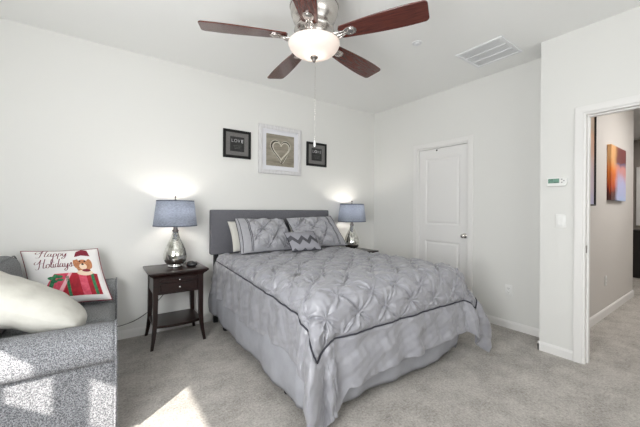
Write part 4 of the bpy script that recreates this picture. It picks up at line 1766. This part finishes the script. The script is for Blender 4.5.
def cushion(name, x0, x1, y0, y1, z0, z1, bev, lean=0.0, m_='tweed_cush', parent=sofa):
    bm = bmesh.new()
    bmesh.ops.create_cube(bm, size=1)
    bmesh.ops.subdivide_edges(bm, edges=bm.edges[:], cuts=14, use_grid_fill=True)
    dx, dy, dz = (x1 - x0) / 2, (y1 - y0) / 2, (z1 - z0) / 2
    for v in bm.verts:
        p = np.array(v.co[:]) * 2
        # rounded box
        r = bev
        q = []
        half = (dx, dy, dz)
        for k in range(3):
            q.append(p[k] * half[k])
        inner = [max(-(half[k] - r), min(half[k] - r, q[k])) for k in range(3)]
        d = Vector([q[k] - inner[k] for k in range(3)])
        if d.length > 1e-9:
            d = d.normalized() * r
        co = Vector(inner) + d
        # crown
        cxx = (1 - (co.x / dx) ** 2)
        cyy = (1 - (co.y / dy) ** 2)
        czz = (1 - (co.z / dz) ** 2)
        if dz < dx:
            co.z += math.copysign(0.018, co.z) * max(0, cxx) ** 0.6 * max(0, cyy) ** 0.6 * min(1, abs(co.z) / dz)
        else:
            co.x += math.copysign(0.030, co.x) * max(0, czz) ** 0.6 * max(0, cyy) ** 0.6 * min(1, abs(co.x) / dx)
            co.z += 0.018 * max(0, cyy) * max(0, co.z / dz)
        co.x -= lean * (co.z + dz)
        v.co = co + Vector(((x0 + x1) / 2, (y0 + y1) / 2, (z0 + z1) / 2))
    m = MB()
    m.from_bm(bm, 0, True)
    o = m.build(name, M[m_], parent)
    # welt around the cushion's front edges
    m = MB()
    if dz < dx:
        zc = z1 - 0.012
        pts = []
        for sx, sy in ((1, -1), (1, 1), (-1, 1), (-1, -1)):
            for q in np.linspace(0, PI / 2, 5):
                base_a = {(1, -1): -PI / 2, (1, 1): 0, (-1, 1): PI / 2, (-1, -1): PI}[(sx, sy)]
                pts.append(((x0 + x1) / 2 + sx * (dx - r) + r * 0.93 * math.cos(base_a + q), (y0 + y1) / 2 + sy * (dy - r) + r * 0.93 * math.sin(base_a + q), zc - 0.006))
        m.tube(pts, 0.0045, n=6, closed=True)
    else:
        pts = []
        for sy, sz in ((1, -1), (1, 1), (-1, 1), (-1, -1)):
            for q in np.linspace(0, PI / 2, 5):
                base_a = {(1, -1): -PI / 2, (1, 1): 0, (-1, 1): PI / 2, (-1, -1): PI}[(sy, sz)]
                yy = (y0 + y1) / 2 + sy * (dy - r) + r * 0.93 * math.cos(base_a + q)
                zz = (z0 + z1) / 2 + sz * (dz - r) + r * 0.93 * math.sin(base_a + q)
                cyy = 1 - ((yy - (y0 + y1) / 2) / dy) ** 2
                zz2 = zz + 0.018 * max(0, cyy) * max(0, (zz - (z0 + z1) / 2) / dz)
                pts.append((x1 - 0.016 - lean * (zz - z0), yy, zz2))
        m.tube(pts, 0.0045, n=6, closed=True)
    m.build('welt', M['tweed'] if m_ == 'tweed' else M['tweed_cush'], o)
    return o


for k in range(2):
    y0 = AW + k * CW
    cushion('seat_cushion', -0.70, -0.012, y0 + 0.004, y0 + CW - 0.004, 0.30, 0.455, 0.045)
    cushion('back_cushion', -0.755, -0.56, y0 + 0.004, y0 + CW - 0.004, 0.47, 0.885, 0.06, lean=0.12)
for x in (-0.07, -SD + 0.07):
    for y in (0.09, SL - 0.09):
        m = MB()
        m.prism([(-0.03, 0.085), (-0.02, 0.0), (0.02, 0.0), (0.03, 0.085)], 0, -0.025, 0.025)
        m.v = [(a_ + x, b_ + y, c_) for a_, b_, c_ in m.v]
        m.build('foot', M['black'], sofa)

# large cream cushion leaning on the near end of the sofa, seen from its side
c = [(-0.050, 2.145, 0.548), (-0.07, 2.60, 0.530), (-0.68, 2.60, 0.885), (-0.68, 2.135, 0.895)]
Pq = Pillow(c, 0.23, 0.02, power=2.4, wrinkle=0.005, seed=6, rnd=0.32)


def cream_folds(x, y, u, v):
    q = wob(x * 1.6 + y * 0.5, y * 0.45 - x * 0.2, 0.085, 8)
    return 0.010 * np.abs(q) ** 1.5 * np.sign(q) * np.clip(0.3 + wob(x, y, 0.25, 3), 0, 1)


Pq.disp = cream_folds
base = (-0.3, 2.43, 0.56)
tag(place(Pq.mesh(60, 60), 'cream_cushion', M['cream2'], base), 'large plump cream cushion leaning at the near end of the sofa', 'cushion')

# holiday pillow
c = [(-0.410, 3.10, 0.490), (0.085, 3.005, 0.500), (-0.015, 3.215, 0.895), (-0.505, 3.330, 0.895)]
HP = Pillow(c, 0.17, 0.05, power=2.4, wrinkle=0.003, seed=1)
base = (-0.2, 3.15, 0.50)
hp = place(HP.mesh(60, 50), 'holiday_pillow', M['pillow_white'], base)
tag(hp, 'white Happy Holidays pillow with puppy and red gifts at the far end of the sofa', 'pillow')
m2 = line_on(HP, HP.edge(30), 0.0045, -0.002, closed=True)
place(m2, 'edge_piping', M['crimson'], base, hp)


def dense_poly(poly, P, off, mbx, mi):
    """flat print shape in the pillow's (u, v), refined so it follows the surface"""
    bm = bmesh.new()
    vs = [bm.verts.new((x, y, 0)) for x, y in poly]
    bm.faces.new(vs)
    bmesh.ops.triangulate(bm, faces=bm.faces[:])
    for _ in range(4):
        ed = [e for e in bm.edges if e.calc_length() > 0.045]
        if not ed:
            break
        bmesh.ops.subdivide_edges(bm, edges=ed, cuts=1)
        bmesh.ops.triangulate(bm, faces=bm.faces[:])
    bm.verts.index_update()
    u = np.array([v.co.x for v in bm.verts])
    v_ = np.array([v.co.y for v in bm.verts])
    Q = P.pos(u, v_, 1, off)
    mbx.add(Q.tolist(), [[v.index for v in f.verts] for f in bm.faces], mi, True)
    bm.free()


def ell(cx, cy, rx, ry, n=20, a0=0, a1=2 * PI):
    return [(cx + rx * math.cos(q), cy + ry * math.sin(q)) for q in np.linspace(a0, a1, n, endpoint=(a1 - a0 < 6))]


pm = MB()
mats_ = [M['giftred'], M['giftpink'], M['ribbongreen'], M['ribbonlight'], M['fur'], M['furlight'], M['printblack'], M['pillow_white'], M['crimson']]
O = 0.0012
dense_poly([(0.40, 0.09), (0.92, 0.09), (0.93, 0.47), (0.62, 0.50), (0.48, 0.50)], HP, O, pm, 0)
dense_poly([(0.16, 0.15), (0.40, 0.09), (0.62, 0.50), (0.38, 0.50)], HP, O * 1.6, pm, 1)
dense_poly([(0.68, 0.09), (0.78, 0.09), (0.79, 0.485), (0.69, 0.49)], HP, O * 1.6, pm, 1)
dense_poly([(0.84, 0.09), (0.88, 0.09), (0.885, 0.475), (0.845, 0.475)], HP, O * 2.2, pm, 2)
dense_poly([(0.50, 0.09), (0.54, 0.09), (0.56, 0.45), (0.52, 0.45)], HP, O * 2.2, pm, 2)
dense_poly([(0.34, 0.11), (0.39, 0.095), (0.61, 0.495), (0.57, 0.50)], HP, O * 2.2, pm, 3)
dense_poly([(0.22, 0.17), (0.26, 0.11), (0.42, 0.48), (0.38, 0.49)], HP, O * 2.2, pm, 2)
for cx, cy, rx, ry in ((0.34, 0.42, 0.055, 0.030), (0.43, 0.44, 0.055, 0.030), (0.36, 0.36, 0.045, 0.026), (0.44, 0.38, 0.045, 0.022), (0.395, 0.46, 0.03, 0.03)):
    dense_poly(ell(cx, cy, rx, ry), HP, O * 2.8, pm, 2)
# puppy with a red hat looking over the gifts
dense_poly(ell(0.775, 0.612, 0.091, 0.140), HP, O * 2.4, pm, 4)
dense_poly(ell(0.690, 0.685, 0.037, 0.104), HP, O * 3.0, pm, 4)
dense_poly(ell(0.860, 0.661, 0.037, 0.098), HP, O * 3.0, pm, 4)
dense_poly(ell(0.775, 0.612, 0.049, 0.061), HP, O * 3.2, pm, 5)
dense_poly(ell(0.781, 0.490, 0.104, 0.055), HP, O * 3.2, pm, 5)
dense_poly(ell(0.775, 0.655, 0.017, 0.017), HP, O * 4.0, pm, 6)
dense_poly(ell(0.742, 0.710, 0.011, 0.016), HP, O * 4.0, pm, 6)
dense_poly(ell(0.806, 0.710, 0.011, 0.016), HP, O * 4.0, pm, 6)
dense_poly(ell(0.806, 0.533, 0.055, 0.027), HP, O * 3.8, pm, 8)
dense_poly([(0.671, 0.773), (0.708, 0.919), (0.781, 0.975), (0.854, 0.944), (0.891, 0.797), (0.806, 0.822)], HP, O * 3.6, pm, 8)
dense_poly([(0.665, 0.742), (0.769, 0.779), (0.897, 0.754), (0.897, 0.816), (0.769, 0.840), (0.665, 0.803)], HP, O * 4.2, pm, 7)
place(pm, 'printed_picture', mats_, base, hp)

# script lettering as hand-drawn strokes: list of polylines per glyph, unit em
G = {
    'H': [[(-0.35, 0.75), (-0.55, 0.62), (-0.45, 0.45), (-0.1, 0.55), (0.25, 0.95)], [(0.25, 1.0), (0.12, 0.5), (0.0, 0.05), (-0.2, -0.12), (-0.5, -0.05)], [(0.75, 1.05), (0.6, 0.5), (0.52, 0.05), (0.7, 0.0), (0.8, 0.1)], [(0.05, 0.48), (0.35, 0.55), (0.65, 0.50)]],
    'a': [[(0.38, 0.40), (0.15, 0.42), (0.02, 0.2), (0.1, 0.02), (0.3, 0.12), (0.4, 0.42)], [(0.4, 0.42), (0.36, 0.08), (0.46, 0.0), (0.6, 0.12)]],
    'p': [[(0.1, 0.42), (0.02, -0.4)], [(0.06, 0.25), (0.25, 0.45), (0.42, 0.3), (0.34, 0.05), (0.08, 0.02)], [(0.34, 0.05), (0.52, 0.08)]],
    'y': [[(0.05, 0.42), (0.06, 0.1), (0.22, 0.02), (0.42, 0.4)], [(0.44, 0.42), (0.34, -0.2), (0.12, -0.42), (0.0, -0.25), (0.5, 0.1)]],
    'o': [[(0.25, 0.44), (0.05, 0.3), (0.06, 0.06), (0.25, 0.0), (0.42, 0.18), (0.38, 0.38), (0.25, 0.44), (0.55, 0.36)]],
    'l': [[(0.02, 0.1), (0.28, 0.75), (0.22, 1.0), (0.1, 0.8), (0.1, 0.1), (0.22, 0.0), (0.34, 0.1)]],
    'i': [[(0.1, 0.42), (0.06, 0.1), (0.16, 0.0), (0.28, 0.1)], [(0.13, 0.6), (0.15, 0.66)]],
    'd': [[(0.38, 0.40), (0.15, 0.42), (0.02, 0.2), (0.1, 0.02), (0.3, 0.12), (0.42, 0.5)], [(0.52, 1.02), (0.38, 0.3), (0.40, 0.02), (0.56, 0.12)]],
    's': [[(0.05, 0.05), (0.28, 0.5), (0.36, 0.2), (0.26, 0.0), (0.1, 0.02), (0.4, 0.06), (0.7, 0.2)]],
}
ADV = {'H': 0.86, 'a': 0.58, 'p': 0.52, 'y': 0.52, 'o': 0.52, 'l': 0.30, 'i': 0.28, 'd': 0.56, 's': 0.5}
lm = MB()


def write(word, u0, v0, size, asp):
    x = 0.0
    for chh in word:
        for st_ in G[chh]:
            pts = catmull([(p[0], p[1], 0) for p in st_], 5)
            pts = [(u0 + (x + p.x + 0.18 * p.y) * size, v0 + p.y * size * asp) for p in pts]
            u = np.array([p[0] for p in pts])
            v = np.array([p[1] for p in pts])
            du, dv = np.gradient(u), np.gradient(v)
            ln = np.hypot(du, dv) + 1e-9
            steep = np.clip(np.abs(dv) / ln, 0.25, 1)
            wd = 0.0062 * steep
            A = HP.pos(u - dv / ln * wd, v + du / ln * wd, 1, O)
            B = HP.pos(u + dv / ln * wd, v - du / ln * wd, 1, O)
            vs, fs = [], []
            for i in range(len(u)):
                vs += [A[i].tolist(), B[i].tolist()]
            for i in range(len(u) - 1):
                fs.append([2 * i, 2 * i + 1, 2 * i + 3, 2 * i + 2])
            lm.add(vs, fs, 0, True)
        x += ADV[chh]


write('Happy', 0.24, 0.845, 0.115, 1.25)
write('Holidays', 0.20, 0.62, 0.108, 1.55)
place(lm, 'printed_lettering', M['ink'], base, hp)
